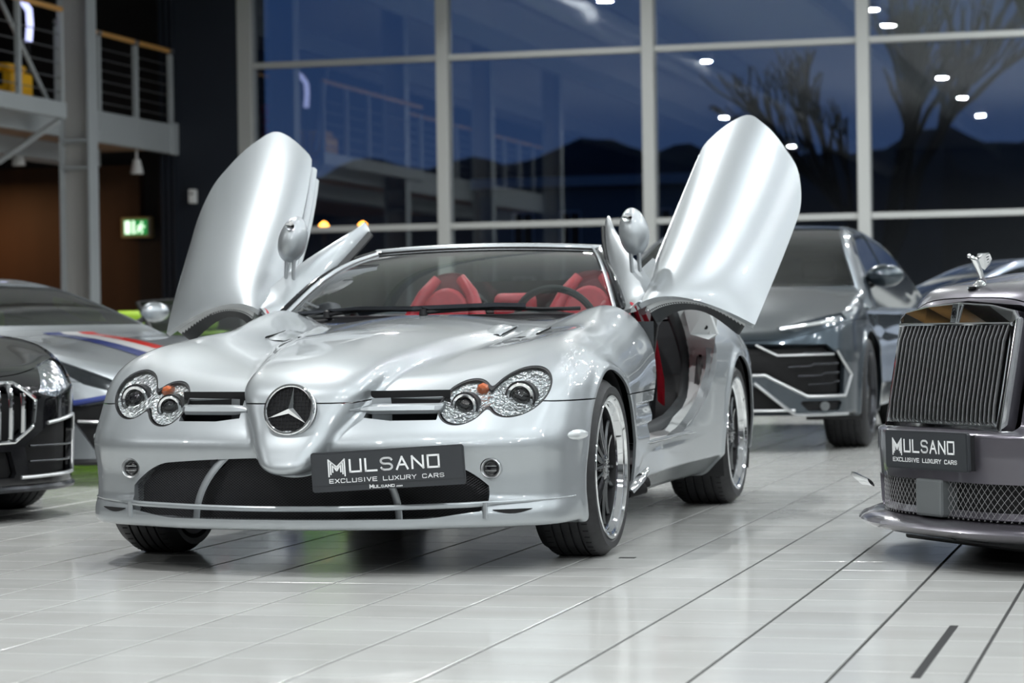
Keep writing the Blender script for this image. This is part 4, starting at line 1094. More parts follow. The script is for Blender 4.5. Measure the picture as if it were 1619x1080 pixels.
bl = empty('building', (-19.2, 92, -.1), 0, 'pale building with dark windows outside, behind the second glazing bay', 'building')
MB().box(-6, 5.5, 0, 8, 0, 6.6).build('wall', M['bldg'], bl, smooth=False)
MB().box(-6.3, 5.8, -.4, 8.3, 6.6, 7.0).build('roof', M['beam'], bl, smooth=False)
for x in (-4.6, -2.6, 1.2, 2.4, 3.9):
    for z in (1.2, 3.9):
        w = MB().box(x, x+.9, -.06, 0, z, z+1.7).build('window', M['mull'], bl, smooth=False); MB().box(x+.07, x+.42, -.08, -.06, z+.07, z+1.63).build('pane', M['dark'], w, smooth=False); MB().box(x+.48, x+.83, -.08, -.06, z+.07, z+1.63).build('pane', M['dark'], w, smooth=False)
def tree(x, y, h, label, seed, sp=.55):
    rd = random.Random(seed); t = empty('bare_tree', (x, y, -.15), 0, label, 'tree', 'bare trees outside the glazing')
    tr = MB(); br = MB(); tw = MB()
    def grow(p, d, L, r, lv):
        q = p+d*L; n_ = 3; pts = [p, p.lerp(q, .5)+Vector((rd.uniform(-1, 1), rd.uniform(-1, 1), 0))*L*.05, q]
        (tr if lv == 0 else br if lv < 3 else tw).tube(pts, [r, r*.85, r*.68], 6 if lv < 2 else 3, cap=False)
        if lv >= 6: return
        for k in range(3 if lv < 5 else 2):
            nd = (d+Vector((rd.uniform(-1, 1), rd.uniform(-1, 1), rd.uniform(-.1, .7)))*sp).normalized()
            grow(q if k < 2 else p.lerp(q, .6), nd, L*rd.uniform(.62, .86), r*.66, lv+1)
    grow(Vector((0, 0, 0)), Vector((0, 0, 1)), h*.24, h*.030, 0)
    tr.build('trunk', M['bark'], t, auto=None); br.build('branches', M['bark'], t, auto=None); o = tw.build('twigs', M['bark'], t, auto=None); tag(o, kind='stuff')
    return t
tree(.6, 42, 17, 'large bare tree outside behind the right glazing bays', 4)
tree(6.5, 52, 14, 'smaller bare tree outside at the right edge of the glazing', 9)
tree(-3.2, 46, 10, 'slender bare tree outside left of the large one', 12, .45)
hd = MB(); Vv = []
for i in range(60):
    x = -3+i*.35; h = 4.6+.5*math.sin(x*1.3)+.35*rnd.uniform(-1, 1)+.05*x*x*.6; Vv += [(x, 56, -.2), (x, 56.6, h*.7), (x, 57.5, h), (x, 60, h*.9)]
hd.add(Vv, [(4*i+j, 4*i+4+j, 4*i+5+j, 4*i+1+j) for i in range(59) for j in range(3)]); o = hd.build('hedge', M['hill'], auto=None); tag(o, 'tall dark hedge outside behind the right half of the glazing', 'hedge')
M['amber_glow'] = mat('amber_glow', (1, .5, .1), .5, emis=(1, .36, .05), es=14)
for (x, y, z, lb) in ((-14.72, 42, 3.02, 'amber warning lamp outside, left of the two beside the raised door'), (-13.85, 42, 3.00, 'amber warning lamp outside, right of the two beside the raised door')):
    a = empty('amber_lamp', (x, y, 0), 0, lb, 'lamp'); MB().tube([(0, 0, -.15), (0, 0, z-.1)], .03, 8).build('post', M['black'], a)
    MB().lathe([(z-.09, .03), (z-.07, .09), (z+.02, .10), (z+.09, .03), (z+.09, .001)], 14, 'z').build('dome', M['amber_glow'], a)
# ================================================================== the other cars
def sd_poly(px, pz, pts):
    px = np.asarray(px, float); pz = np.asarray(pz, float); d = np.full(px.shape, 1e9); ins = np.zeros(px.shape, bool); n = len(pts)
    for i in range(n):
        ax, az = pts[i]; bx, bz = pts[(i+1) % n]; ex, ez = bx-ax, bz-az; wx, wz = px-ax, pz-az
        t = np.clip((wx*ex+wz*ez)/(ex*ex+ez*ez), 0, 1); d = np.minimum(d, (wx-ex*t)**2+(wz-ez*t)**2)
        c = ((az > pz) != (bz > pz)) & (px < (bx-ax)*(pz-az)/((bz-az) if bz != az else 1e-9)+ax); ins ^= c
    return np.where(ins, -1, 1)*np.sqrt(d)
class Car:
    def __init__(s, name, label, loc, rz, sp, group=None, z0=0):
        s.root = empty(name, (loc[0], loc[1], 0), math.radians(rz), label, 'car', group); s.sp = sp
        g = sp; s.yf = spl(*g['yf']); s.xw = spl(*g['xw']); s.mid = spl(*g['mid']); s.fen = spl(*g['fen'])
        s.roof = spl(*g['roof']) if g.get('roof') else None
        s.M = Matrix.Translation((loc[0], loc[1], 0)) @ Matrix.Rotation(math.radians(rz), 4, 'Z')
    def F(s, x, y, z):
        g = s.sp; bev = g.get('bev', .10)
        fx = g.get('fx', .72); H = s.mid(y)-g.get('crown', .03)*x*x+(s.fen(y)-s.mid(y))*np.exp(-((x-fx)/g.get('fw', .22))**2)
        f1 = (z-H)*.95
        sl = (s.yf(x+.01)-s.yf(x-.01))/.02
        zc = g.get('crease', .5); f2 = (s.yf(x)+g.get('lean', .6)*np.maximum(z-zc, 0)+g.get('tuck', .15)*np.maximum(zc-.08-z, 0)-y)/np.sqrt(1+sl*sl)
        f2 = f2+(g.get('setback', 0)*ss(.36, .90, x)+g.get('step', 0))*ss(.455, .495, z)
        f3 = x-(s.xw(y)-g.get('tumble', .4)*np.maximum(z-.62, 0)**1.5-.12*np.maximum(.42-z, 0)+.012*np.exp(-((z-.68)/.05)**2))
        f4 = y-(g['tail']-.3*x*x-.25*np.maximum(.6-z, 0)-.1*np.maximum(z-.7, 0))
        f = smax(smax(f2, f3, .08), f4, .12); f = smax(f, f1, bev); f = smax(f, g['zb']-z, .03)
        if s.roof is not None:
            w = g['gw'][0]-(z-g['belt'])*(g['gw'][0]-g['gw'][1])/(g['rz']-g['belt'])
            q = smax(z-(s.roof(y)-.05*x*x), x-w, .09); q = np.maximum(q, np.maximum(g['gy'][0]-y, y-g['gy'][1])); q = np.maximum(q, g['belt']-.15-z)
            f = smin(f, q*.9, g.get('gk', .04))
        if g.get('cock'):
            c = g['cock']; q = smax(smax(x-c[0], np.maximum(c[1]-y, y-c[2]), .1), .45-z, .05); f = smax(f, -q, .03)
        for cy, r in g['arch']:
            d = np.sqrt((y-cy)**2+(z-g['wr'])**2); f = f-g.get('flare', .012)*np.exp(-((d-r-.015)/.03)**2)*(x > .7)
        return f
    def shell(s, h, cuts, paint, side_cuts=()):
        g = s.sp
        V, N, Fq = surfnet(s.F, (0, g['yf'][1][0]-.15, .05), (1.08, g['tail']+.1, g.get('rz', 1.0)+.12), h)
        for cy, r in g['arch']:
            V, N, _, Fq = split(V, N, Fq, lambda P: np.maximum(np.sqrt((P[:, 1]-cy)**2+(P[:, 2]-g['wr'])**2)-r, .6-np.abs(P[:, 0])))
            for sg in (1, -1):
                b = MB(); Vv = []; n_ = 24
                for i in range(n_+1):
                    a = math.radians(-25+230*i/n_)
                    for x_ in (float(s.xw(cy))-.03, .60): Vv.append((sg*x_, cy+(r+.004)*math.cos(a), g['wr']+(r+.004)*math.sin(a)))
                b.add(Vv, [(2*i, 2*i+2, 2*i+3, 2*i+1) for i in range(n_)]+[tuple(2*i+1 for i in range(n_+1))]); b.build('wheel_housing', M['black'], s.root, auto=40)
        if s.roof is not None:
            bl = spl(*g['beltl'])
            def s_ws(P):
                x, y, z = np.abs(P[:, 0]), P[:, 1], P[:, 2]; w = g['gw'][0]-(z-g['belt'])*(g['gw'][0]-g['gw'][1])/(g['rz']-g['belt'])
                return np.maximum(np.maximum(x-(w-.075), (bl(y)+.035)-z), np.maximum(z-(g['rz']-.05), y-g['apex']))
            def s_rw(P):
                x, y, z = np.abs(P[:, 0]), P[:, 1], P[:, 2]; w = g['gw'][0]-(z-g['belt'])*(g['gw'][0]-g['gw'][1])/(g['rz']-g['belt'])
                return np.maximum(np.maximum(x-(w-.1), (bl(y)+.035)-z), np.maximum(z-(g['rz']-.06), g['apex']+.8-y))
            def s_sd(P):
                x, y, z = np.abs(P[:, 0]), P[:, 1], P[:, 2]; w = g['gw'][0]-(z-g['belt'])*(g['gw'][0]-g['gw'][1])/(g['rz']-g['belt'])
                a = np.maximum((w-.045)-x, np.maximum(bl(y)+.03-z, z-(s.roof(y)-.065))); a = np.maximum(a, np.maximum(g['sy'][0]-y, y-g['sy'][1]))
                for py in g.get('pil', ()): a = np.maximum(a, .035-np.abs(y-py))
                return a
            for nm, fn in (('windscreen', s_ws), ('rear_window', s_rw), ('side_window', s_sd)):
                V, N, neg, Fq = split(V, N, Fq, fn)
                if nm == 'side_window':
                    ys = [g['sy'][0]]+list(g.get('pil', ()))+[g['sy'][1]]
                    for sg in (1, -1):
                        for a, b_ in zip(ys[:-1], ys[1:]):
                            fs = [f for f in neg if V[f[0]][0]*sg > 0 and a <= V[f[0]][1] <= b_]
                            if fs: panel(nm, V, N, fs, M['tint'], s.root, lip=0, off=-.006)
                elif neg: panel(nm, V, N, neg, M['screen2'], s.root, lip=0, off=-.006)
        for (nm, pts, m, off, lip) in cuts:
            V, N, neg, Fq = split(V, N, Fq, lambda P: np.maximum(sd_poly(np.abs(P[:, 0]), P[:, 2], pts), P[:, 1]-g.get('fcut', .15)))
            one = pts[0][0] <= 0.0
            for sg in ((0,) if one else (1, -1)):
                fs = [f for f in neg if sg == 0 or V[f[0]][0]*sg > 0]
                if fs and m: panel(nm, V, N, fs, M[m], s.root, lip=0, off=-off)
        if g.get('bonnet'):
            zs = spl(*g['bonnet'])
            sb = lambda P: np.maximum(zs(np.abs(P[:, 0]))-P[:, 2], P[:, 1]-g['cowl'])
            V, N, hood, rest = split(V, N, Fq, lambda P: sb(P)+.002); V, N, _, rest = split(V, N, rest, lambda P: sb(P)-.002)
            panel('bonnet', V, N, hood, M[paint], s.root, lip=.03); Fq = rest
        panel('body', V, N, Fq, M[paint], s.root, lip=.03)
        for cy, r in g['arch']:
            for sg in (1, -1):
                w = wheel('wheel', s.root, sg*(float(s.xw(cy))-.012-g.get('tw', .26)/2), cy, sg, g['wr'], g.get('tw', .26), g['wr']*.74, g.get('spokes', 5), 'gloss_black', g.get('lipm', 'gunmetal'))
        return V, N
    def yface(s, x, z):
        x = np.abs(np.asarray(x, float)); a = np.full(x.shape, s.sp['yf'][1][0]-.3); b = np.full(x.shape, .9)
        for _ in range(24):
            m = (a+b)/2; ins = s.F(x, m, z) < 0; b = np.where(ins, m, b); a = np.where(ins, a, m)
        return (a+b)/2
    def strip(s, name, pts, r, m, off=.0, n=10, both=True, sides=8):
        """bar lying on the front face along (x,z) points"""
        P_ = []
        for (p, q) in zip(pts[:-1], pts[1:]):
            for t in np.linspace(0, 1, n, endpoint=False): P_.append((p[0]+(q[0]-p[0])*t, p[1]+(q[1]-p[1])*t))
        P_.append(pts[-1]); xs = np.array([p[0] for p in P_]); zs = np.array([p[1] for p in P_]); ys = s.yface(xs, zs)
        for sg in ((1, -1) if both else (1,)): MB().tube([(sg*x, y-off, z) for x, y, z in zip(xs, ys, zs)], r, sides).build(name, M[m], s.root)
    def mirror(s, x, y, z, m, sc=1.0):
        for sg in (1, -1):
            b = MB(); n1, n2 = 14, 8; Vv = []
            for i in range(n1):
                for j in range(n2+1):
                    th = math.pi*j/n2; ph = 2*math.pi*i/n1; Vv.append((sg*(x+.115*sc*math.cos(th)), y+.075*sc*math.sin(th)*math.sin(ph)*(1 if math.sin(ph) < 0 else .3), z+.07*sc*math.sin(th)*math.cos(ph)))
            b.add(Vv, [(i*(n2+1)+j, ((i+1) % n1)*(n2+1)+j, ((i+1) % n1)*(n2+1)+j+1, i*(n2+1)+j+1) for i in range(n1) for j in range(n2)])
            o = b.build('mirror', M[m], s.root, auto=None)
            MB().tube([(sg*(x-.16*sc), y+.06, z-.10*sc), (sg*(x-.04), y+.02, z-.03)], .02, 8).build('mirror_arm', M['black'], o)
    def seats(s, y, m='interior', z=.45, top=1.1, x=.36):
        for sg in (1, -1):
            st = empty('seat', (sg*x, y, z)); st.parent = s.root
            bevel(MB().box(-.23, .23, -.5, .0, 0, .15).build('cushion', M[m], st), .05, 3)
            bevel(MB().box(-.23, .23, -.05, .10, .05, top-z-.18).build('backrest', M[m], st), .05, 3)
            bevel(MB().box(-.13, .13, -.02, .08, top-z-.16, top-z).build('headrest', M[m], st), .04, 3)
M['screen2'] = glassmat('car_glass', (.35, .42, .42), 1.5)
M['urus'] = mat('grey_blue_paint', (.045, .06, .075), .30, .8, coat=1.0)
M['blackpaint'] = mat('black_paint', (.008, .008, .010), .12, .2, coat=1.0)
M['rolls'] = mat('purple_grey_paint', (.15, .14, .165), .30, .75, coat=1.0)
M['silver2'] = mat('silver_blue_paint', (.40, .43, .46), .34, .75, coat=1.0)
M['white2'] = mat('pale_blue_silver_paint', (.30, .34, .42), .3, .6, coat=1.0)
M['lime'] = mat('lime_leather', (.42, .62, .05), .5)
M['limepaint'] = mat('lime_paint', (.30, .62, .02), .25, 0, coat=1.0)
M['stripered'] = mat('stripe_red', (.75, .02, .012), .3, 0, coat=1)
M['stripewhite'] = mat('stripe_white', (.8, .8, .8), .3, 0, coat=1)
M['stripeblue'] = mat('stripe_blue', (.02, .04, .22), .3, 0, coat=1)
M['greytrim'] = mat('grey_plastic', (.13, .14, .145), .45)
M['lampglass'] = mat('headlamp_glass', (.5, .55, .6), .08, .9, coat=1, bump=(25, .6, .02))
M['darklamp'] = mat('dark_headlamp', (.03, .035, .04), .08, .5, coat=1)

# ---------- grey suv
uc = Car('suv', 'dark grey-blue performance SUV with angular black grille, right of the roadster', (-.05, 8.0), 0, dict(
    yf=([0, .3, .6, .8, .9, .97, 1.0], [-.98, -.965, -.91, -.80, -.66, -.42, -.15]), xw=([-.8, 0, 1, 2.2, 3.0, 3.9, 4.1], [.99, 1.005, .985, .985, 1.01, .97, .93]),
    mid=([-1.1, -.9, -.5, .2, .8, 2.5, 4.0], [.70, .76, .93, 1.08, 1.12, 1.13, 1.12]), fen=([-1.1, -.8, -.4, .1, .8, 2.5, 3.2, 4.0], [.70, .84, .95, 1.045, 1.07, 1.09, 1.10, 1.0]), fx=.80, fw=.2,
    crease=.66, lean=.55, tuck=.18, tail=3.92, zb=.24, roof=([.1, .5, 1.05, 1.7, 2.6, 3.5, 4.0], [1.02, 1.22, 1.47, 1.565, 1.54, 1.38, 1.10]), gw=(.93, .66), belt=1.08, rz=1.575, gy=(.05, 3.95),
    beltl=([0, 1.2, 2.5, 3.6], [1.05, 1.07, 1.10, 1.16]), apex=1.35, sy=(.85, 3.4), pil=(2.05,), arch=((0, .41), (3.0, .42)), wr=.37, tw=.30, spokes=5, lipm='gunmetal', bev=.08, tumble=.3,
    bonnet=([0, .5, .9, 1.05], [.725, .735, .84, .9]), cowl=.22, flare=.02))
GR = [(-.01, .715), (.80, .70), (.90, .60), (.885, .375), (.68, .375), (.43, .50), (-.01, .50)]
uc.shell(.020, [('grille_opening', GR, 'dark', .05, 0), ('lower_intake', [(-.01, .43), (.36, .43), (.60, .25), (-.01, .25)], 'dark', .04, 0),
                ('corner_intake', [(.62, .335), (.88, .335), (.86, .27), (.68, .27)], 'dark', .02, 0), ('headlight', [(.46, .805), (.86, .905), (.90, .86), (.60, .785)], 'lampglass', .012, 0)], 'urus')
for z, xa in ((.625, .50), (.555, .56), (.495, .62), (.44, .68)): uc.strip('grille_blade', [(xa, z), (xa+.14, z+.005), (xa+.16, z+.018), (.86, z+.02)], (.005, .008), 'gunmetal', -.025)
uc.strip('grille_blade', [(.36, .70), (.50, .632), (.84, .636)], .007, 'satin', -.01)
uc.strip('bumper_blade', [(0, .505), (.42, .505), (.68, .365), (.895, .365), (.93, .50), (.86, .66)], .010, 'satin', .008)
uc.strip('bumper_blade', [(.35, .455), (.60, .245), (.90, .245)], .011, 'satin', .008)
uc.strip('lower_blade', [(-.60, .275), (.60, .275)], .009, 'satin', .006, both=False); uc.strip('lower_blade', [(-.9, .235), (.9, .235)], .012, 'satin', .01, both=False, n=30)
uc.strip('headlight_bar', [(.50, .80), (.84, .85)], .012, 'clearwhite', .004)
uc.mirror(1.02, .62, 1.16, 'urus', 1.15); uc.seats(2.0, 'interior', .6, 1.32)
for sg in (1, -1): MB().lathe([(-.01, .001), (-.01, .03), (.01, .03)], 16, 'y', (sg*.78, float(uc.yface(.78, .30))-.002, .30)).build('fog_light', M['greytrim'], uc.root)

# ---------- purple-grey limousine
rc = Car('limousine', 'purple-grey luxury limousine with tall upright chrome slatted grille, cut by right edge', (2.86, .27), -51, dict(
    yf=([0, .3, .45, .6, .75, .88, .95, .985], [-.93, -.905, -.85, -.765, -.65, -.49, -.31, -.06]), xw=([-.8, 0, 1, 2.2, 3.2, 4.3, 4.6], [.97, .985, .98, .98, .985, .95, .92]),
    mid=([-1.0, -.82, -.5, 0, 1.1, 2.5, 4.5], [.87, .938, 1.005, 1.045, 1.09, 1.08, 1.0]), fen=([-1.0, -.7, -.4, .2, 1.1, 2.5, 4.5], [.80, .87, .92, .965, 1.0, 1.02, .95]), fx=.78, fw=.25, crown=.05,
    crease=.47, lean=.18, tuck=.06, setback=.13, step=.06, tail=4.45, zb=.17, roof=([1.0, 1.4, 2.0, 2.7, 3.4, 4.2], [1.02, 1.28, 1.50, 1.53, 1.44, 1.10]), gw=(.86, .62), belt=1.08, rz=1.54, gy=(1.0, 4.2),
    beltl=([1, 2, 4], [1.06, 1.07, 1.09]), apex=2.1, sy=(1.5, 3.9), pil=(2.6,), arch=((0, .405), (3.3, .405)), wr=.375, tw=.255, spokes=7, lipm='satin', bev=.10, tumble=.22,
    bonnet=([0, .25, .38, .6, .95, 1.1], [.925, .915, .885, .83, .80, .78]), cowl=1.05, fcut=.2))
rc.shell(.014, [('grille_opening', [(-.01, .915), (.30, .895), (.365, .86), (.365, .475), (-.01, .475)], None, .05, 0), ('lower_intake', [(-.01, .298), (.52, .298), (.50, .178), (-.01, .178)], None, .04, 0),
                ('headlight', [(.56, .60), (.60, .72), (.86, .73), (.84, .61)], 'lampglass', .012, 0)], 'rolls')
R0 = rc.root
g = empty('radiator_grille', (-.025, -.875-(-.895*math.cos(.19)+.48*math.sin(.19)), .48-(.895*math.sin(.19)+.48*math.cos(.19)))); g.parent = R0; g.rotation_euler = (-.19, 0, 0); g.scale = (.945, 1, 1)
def rpt(p): return p
fo = [(-.372, .470), (-.378, .862), (-.345, .888), (-.20, .908), (0, .918), (.20, .908), (.345, .888), (.378, .862), (.372, .470)]
fi = [(-.350, .492), (-.352, .835), (-.345, .838), (-.20, .838), (0, .838), (.20, .838), (.345, .838), (.352, .835), (.350, .492)]
b = MB(); n_ = len(fo)
Vv = [(x, -.895, z) for x, z in fo]+[(x, -.900, z) for x, z in fi]+[(x, -.80, z) for x, z in fo]+[(x, -.82, z) for x, z in fi]
Ff = []
for i in range(n_):
    j = (i+1) % n_
    Ff += [(i, j, n_+j, n_+i), (i, 2*n_+i, 2*n_+j, j), (n_+i, n_+j, 3*n_+j, 3*n_+i)]
b.add(Vv, Ff); bevel(b.build('surround', M['chrome'], g, smooth=False), .006, 3)
MB().tube([(-.36, -.902, .838), (.36, -.902, .838)], .006, 8).build('header_bead', M['chrome'], g)
MB().box(-.36, .36, -.80, -.79, .48, .84).build('grille_back', M['dark'], g, smooth=False)
ns = 26
for i in range(ns):
    x = -.335+.67*i/(ns-1)
    P_ = [(x, -.893, .835), (x, -.905, .78), (x, -.905, .56), (x, -.90, .505), (x, -.885, .495)]
    MB().tube(P_, [(.0052, .018), (.0052, .018), (.0052, .018), (.0052, .018), (.0052, .014)], 8).build('slat', M['satin'], g)
MB().box(-.35, .35, -.885, -.82, .492, .502).build('lower_shelf', M['chrome'], g, smooth=False)
# badge on the header
bdg = bevel(MB().box(-.020, .020, -.908, -.898, .842, .912).build('badge', M['chrome'], g, smooth=False), .003)
b = MB(); frb = lambda u, v, w: (u, -.9085-w, v)
for (x, z) in ((-.010, .872), (-.004, .860)): text(b, 'R', x, z, .022, .014, .0, .0028, frb)
b.build('lettering', M['gloss_black'], bdg, smooth=False)
# figurine on the bonnet
fg = empty('bonnet_figurine', (-.03, -.70, .955)); fg.parent = R0
MB().lathe([(0, .045), (.008, .045), (.012, .03), (.022, .018), (.030, .012)], 20, 'z').build('base', M['chrome'], fg)
b = MB(); b.tube([(0, .012, .02), (0, .006, .045), (0, -.006, .075), (0, -.020, .100), (0, -.034, .112)], [(.014, .014), (.009, .009), (.012, .011), (.012, .010), (.007, .007)], 12); b.build('body', M['chrome'], fg, auto=None)
b = MB(); n1, n2 = 10, 6; Vv = [(.008*math.sin(math.pi*j/n2)*math.cos(2*math.pi*i/n1), -.044+.008*math.sin(math.pi*j/n2)*math.sin(2*math.pi*i/n1), .115+.009*math.cos(math.pi*j/n2)) for i in range(n1) for j in range(n2+1)]
b.add(Vv, [(i*(n2+1)+j, ((i+1) % n1)*(n2+1)+j, ((i+1) % n1)*(n2+1)+j+1, i*(n2+1)+j+1) for i in range(n1) for j in range(n2)]); b.build('head', M['chrome'], fg, auto=None)
for sg in (1, -1):
    b = MB(); W_ = [(0, -.020, .090), (sg*.006, -.012, .112), (sg*.013, .0, .124), (sg*.020, .022, .126), (sg*.020, .030, .108), (sg*.016, .024, .088), (sg*.010, .006, .070)]
    Vv = W_+[(x+sg*.004, y+.004, z-.004) for x, y, z in W_]; k = len(W_); b.add(Vv, [tuple(range(k)), tuple(range(k, 2*k))]+[(i, (i+1) % k, k+(i+1) % k, k+i) for i in range(k)]); b.build('wing', M['chrome'], fg, smooth=False)
    b = MB()
    for q in range(4): b.tube([(sg*.008, -.008+.004*q, .108-.008*q), (sg*(.022-.001*q), .024, .124-.010*q)], .0028, 5)
    b.build('feathers', M['chrome'], fg)
# bumper, intake, splitter
dealer_plate('number_plate', R0, plane_frame((-.008, -.948, .400), (1, 0, .008), (0, -1, -.02)), .505, .132, False)
MB().box(-.24, .24, -.938, -.90, .34, .46).build('plate_holder', M['black'], R0, smooth=False)
b = MB(); xs_ = np.linspace(-.56, .56, 24); b.add([(x, float(rc.yf(abs(x)))+.06, z) for x in xs_ for z in (.15, .32)], [(2*i, 2*i+2, 2*i+3, 2*i+1) for i in range(23)]); b.build('intake_back', M['dark'], R0)
b = MB()
for sg in (1, -1):
    x0 = -.75
    while x0 < .75:
        P_ = [(x0+sg*.12*(k/4-.5), z_) for k, z_ in enumerate(np.linspace(.17, .305, 5))]
        for p, q in zip(P_[:-1], P_[1:]):
            if abs(p[0]) > .54 or abs(q[0]) > .54: continue
            w = .0014; ya, yb_ = float(rc.yf(abs(p[0])))+.022, float(rc.yf(abs(q[0])))+.022
            b.add([(p[0]-w, ya, p[1]), (p[0]+w, ya, p[1]), (q[0]+w, yb_, q[1]), (q[0]-w, yb_, q[1])], [(0, 1, 2, 3)])
        x0 += .028
M['wire2'] = mat('grey_mesh_wire', (.30, .30, .31), .5)
o = b.build('intake_mesh', M['wire2'], R0, smooth=False); tag(o, kind='stuff')
bevel(MB().box(-.10, .06, float(rc.yf(0))-.004, -.80, .172, .302).build('sensor_block', M['greytrim'], R0, smooth=False), .01)
for sg in (1, -1): MB().tube([(sg*.50, -.86, .262), (sg*.60, -.85, .272), (sg*.72, -.80, .275)], [(.006, .02), (.010, .035), (.004, .012)], 8).build('corner_fin', M['chrome'], R0)
xs_ = np.linspace(-.90, .90, 61); b = MB(); Vv = []
for x in xs_:
    y = float(rc.yf(abs(x)))
    Vv += [(x, y+.10, .170), (x, y-.02, .163), (x, y-.07, .150), (x, y-.085, .138), (x, y-.07, .122), (x, y+.02, .098), (x, y+.12, .098)]
b.add(Vv, [(7*i+j, 7*i+7+j, 7*i+7+(j+1) % 7, 7*i+(j+1) % 7) for i in range(60) for j in range(7)]); b.build('splitter', M['rolls'], R0, auto=50)
bevel(MB().box(-.50, .74, -.72, .6, .055, .10).build('undertray', M['black'], R0, smooth=False), .01)
rc.mirror(1.02, 1.35, 1.12, 'rolls')

# ---------- black coupe at the left edge
ac = Car('coupe', 'black sports coupe with vertical chrome grille bars, cut by left edge', (-3.05, 1.50), 55, dict(
    yf=([0, .3, .55, .7, .82, .90, .96], [-.98, -.955, -.89, -.80, -.66, -.48, -.12]), xw=([-.8, 0, 1, 1.8, 2.6, 3.4, 3.7], [.955, .97, .94, .945, .985, .95, .90]),
    mid=([-1.1, -.9, -.5, 0, .6, 1.2, 2.6, 3.6], [.56, .66, .76, .83, .88, .92, .93, .88]), fen=([-1.1, -.8, -.5, 0, .6, 1.4, 2.5, 3.6], [.56, .68, .77, .86, .86, .87, .93, .82]), fx=.74, fw=.22,
    crease=.60, lean=.75, tuck=.06, tail=3.55, zb=.14, roof=([.9, 1.3, 1.8, 2.3, 2.9, 3.5], [.86, 1.12, 1.275, 1.27, 1.10, .85]), gw=(.78, .56), belt=.92, rz=1.285, gy=(.85, 3.4),
    beltl=([.8, 2, 3.3], [.90, .92, .98]), apex=1.7, sy=(1.4, 2.6), arch=((0, .365), (2.63, .375)), wr=.335, spokes=7, tw=.275, bev=.10, bonnet=([0, .4, .7, .9, 1.0], [.64, .66, .70, .60, .58]), cowl=.95))
ac.shell(.020, [('grille_opening', [(-.01, .625), (.36, .615), (.47, .55), (.46, .44), (.36, .37), (-.01, .36)], 'dark', .05, 0),
                ('corner_intake', [(.42, .345), (.56, .43), (.80, .46), (.83, .40), (.80, .215), (.45, .20)], 'dark', .04, 0), ('lower_intake', [(-.01, .32), (.34, .32), (.38, .20), (-.01, .20)], 'dark', .04, 0),
                ('headlight', [(.50, .575), (.60, .70), (.78, .735), (.86, .70), (.80, .62), (.62, .555)], 'lampglass', .010, 0)], 'blackpaint')
for k in range(-6, 7):
    x = k*.068; xz = abs(x); P_ = [(x, float(ac.yface(x, z))+.006, z) for z in np.linspace(.375+.35*max(0, xz-.36), .618-.5*max(0, xz-.33), 8)]
    MB().tube(P_, [(.007, .015)]*8, 8).build('grille_bar', M['chrome'], ac.root)
ac.strip('grille_frame', [(0, .355), (.36, .362), (.465, .43), (.478, .55), (.37, .625), (0, .632)], .010, 'chrome', .0)
ac.strip('intake_trim', [(.40, .20), (.80, .205), (.835, .40), (.80, .47), (.56, .44)], .009, 'satin', .002)
ac.strip('intake_fin', [(.46, .34), (.80, .335)], .006, 'gunmetal', -.02); ac.strip('intake_fin', [(.46, .27), (.80, .265)], .006, 'gunmetal', -.02)
ac.strip('splitter', [(-.88, .150), (.88, .150)], .016, 'gunmetal', .01, both=False, n=40)
MB().lathe([(-.02, .001), (-.018, .05), (-.006, .062), (0, .06)], 24, 'y', (0, float(ac.yface(0, .5))-.002, .495)).build('emblem', M['chrome'], ac.root)
ac.mirror(1.0, 1.25, .98, 'blackpaint'); ac.seats(2.0, 'interior', .35, 1.08)

# ---------- silver coupe with stripes
sc_ = Car('coupe', 'silver-blue sports coupe with red, white and blue bonnet stripes, behind the black coupe', (-3.1, 4.73), 60, dict(
    yf=([0, .3, .55, .7, .82, .90, .96], [-1.05, -1.02, -.93, -.83, -.68, -.48, -.12]), xw=([-.8, 0, 1, 1.8, 2.6, 3.4, 3.7], [.95, .965, .93, .94, .98, .95, .90]),
    mid=([-1.1, -.9, -.5, 0, .6, 1.2, 2.6, 3.6], [.52, .60, .70, .79, .85, .90, .93, .88]), fen=([-1.1, -.8, -.5, 0, .6, 1.4, 2.5, 3.6], [.52, .62, .72, .82, .84, .86, .93, .82]), fx=.74, fw=.24,
    crease=.45, lean=.9, tuck=.06, tail=3.55, zb=.13, roof=([.5, .9, 1.4, 1.95, 2.6, 3.3], [.84, 1.00, 1.15, 1.215, 1.13, .90]), gw=(.78, .55), belt=.88, rz=1.215, gy=(.48, 3.3),
    beltl=([.4, 2, 3.3], [.85, .90, .98]), apex=1.45, sy=(1.1, 2.7), arch=((0, .36), (2.72, .37)), wr=.335, spokes=7, tw=.27, bev=.11, bonnet=([0, .4, .8, 1.0], [.50, .52, .58, .60]), cowl=.55))
V_, N_ = sc_.shell(.020, [('corner_intake', [(.36, .19), (.40, .38), (.62, .49), (.86, .44), (.74, .20)], 'dark', .03, 0), ('lower_intake', [(-.01, .34), (.30, .34), (.28, .20), (-.01, .20)], 'dark', .03, 0),
                ('headlight', [(.50, .50), (.60, .585), (.78, .705), (.85, .70), (.74, .56), (.58, .49)], 'darklamp', .010, 0)], 'silver2')
sc_.strip('intake_blade', [(.40, .33), (.80, .36)], .008, 'satin', .002); sc_.strip('splitter', [(-.90, .135), (.90, .135)], .018, 'black', .02, both=False, n=40)
sc_.strip('intake_edge', [(.40, .385), (.62, .50), (.86, .45)], .016, 'stripeblue', .0)
def ztopc(c, x, y):
    a, b_ = .45, 1.05
    for _ in range(22):
        m = (a+b_)/2
        if c.F(np.array([abs(x)]), np.array([y]), np.array([m]))[0] < 0: a = m
        else: b_ = m
    return a
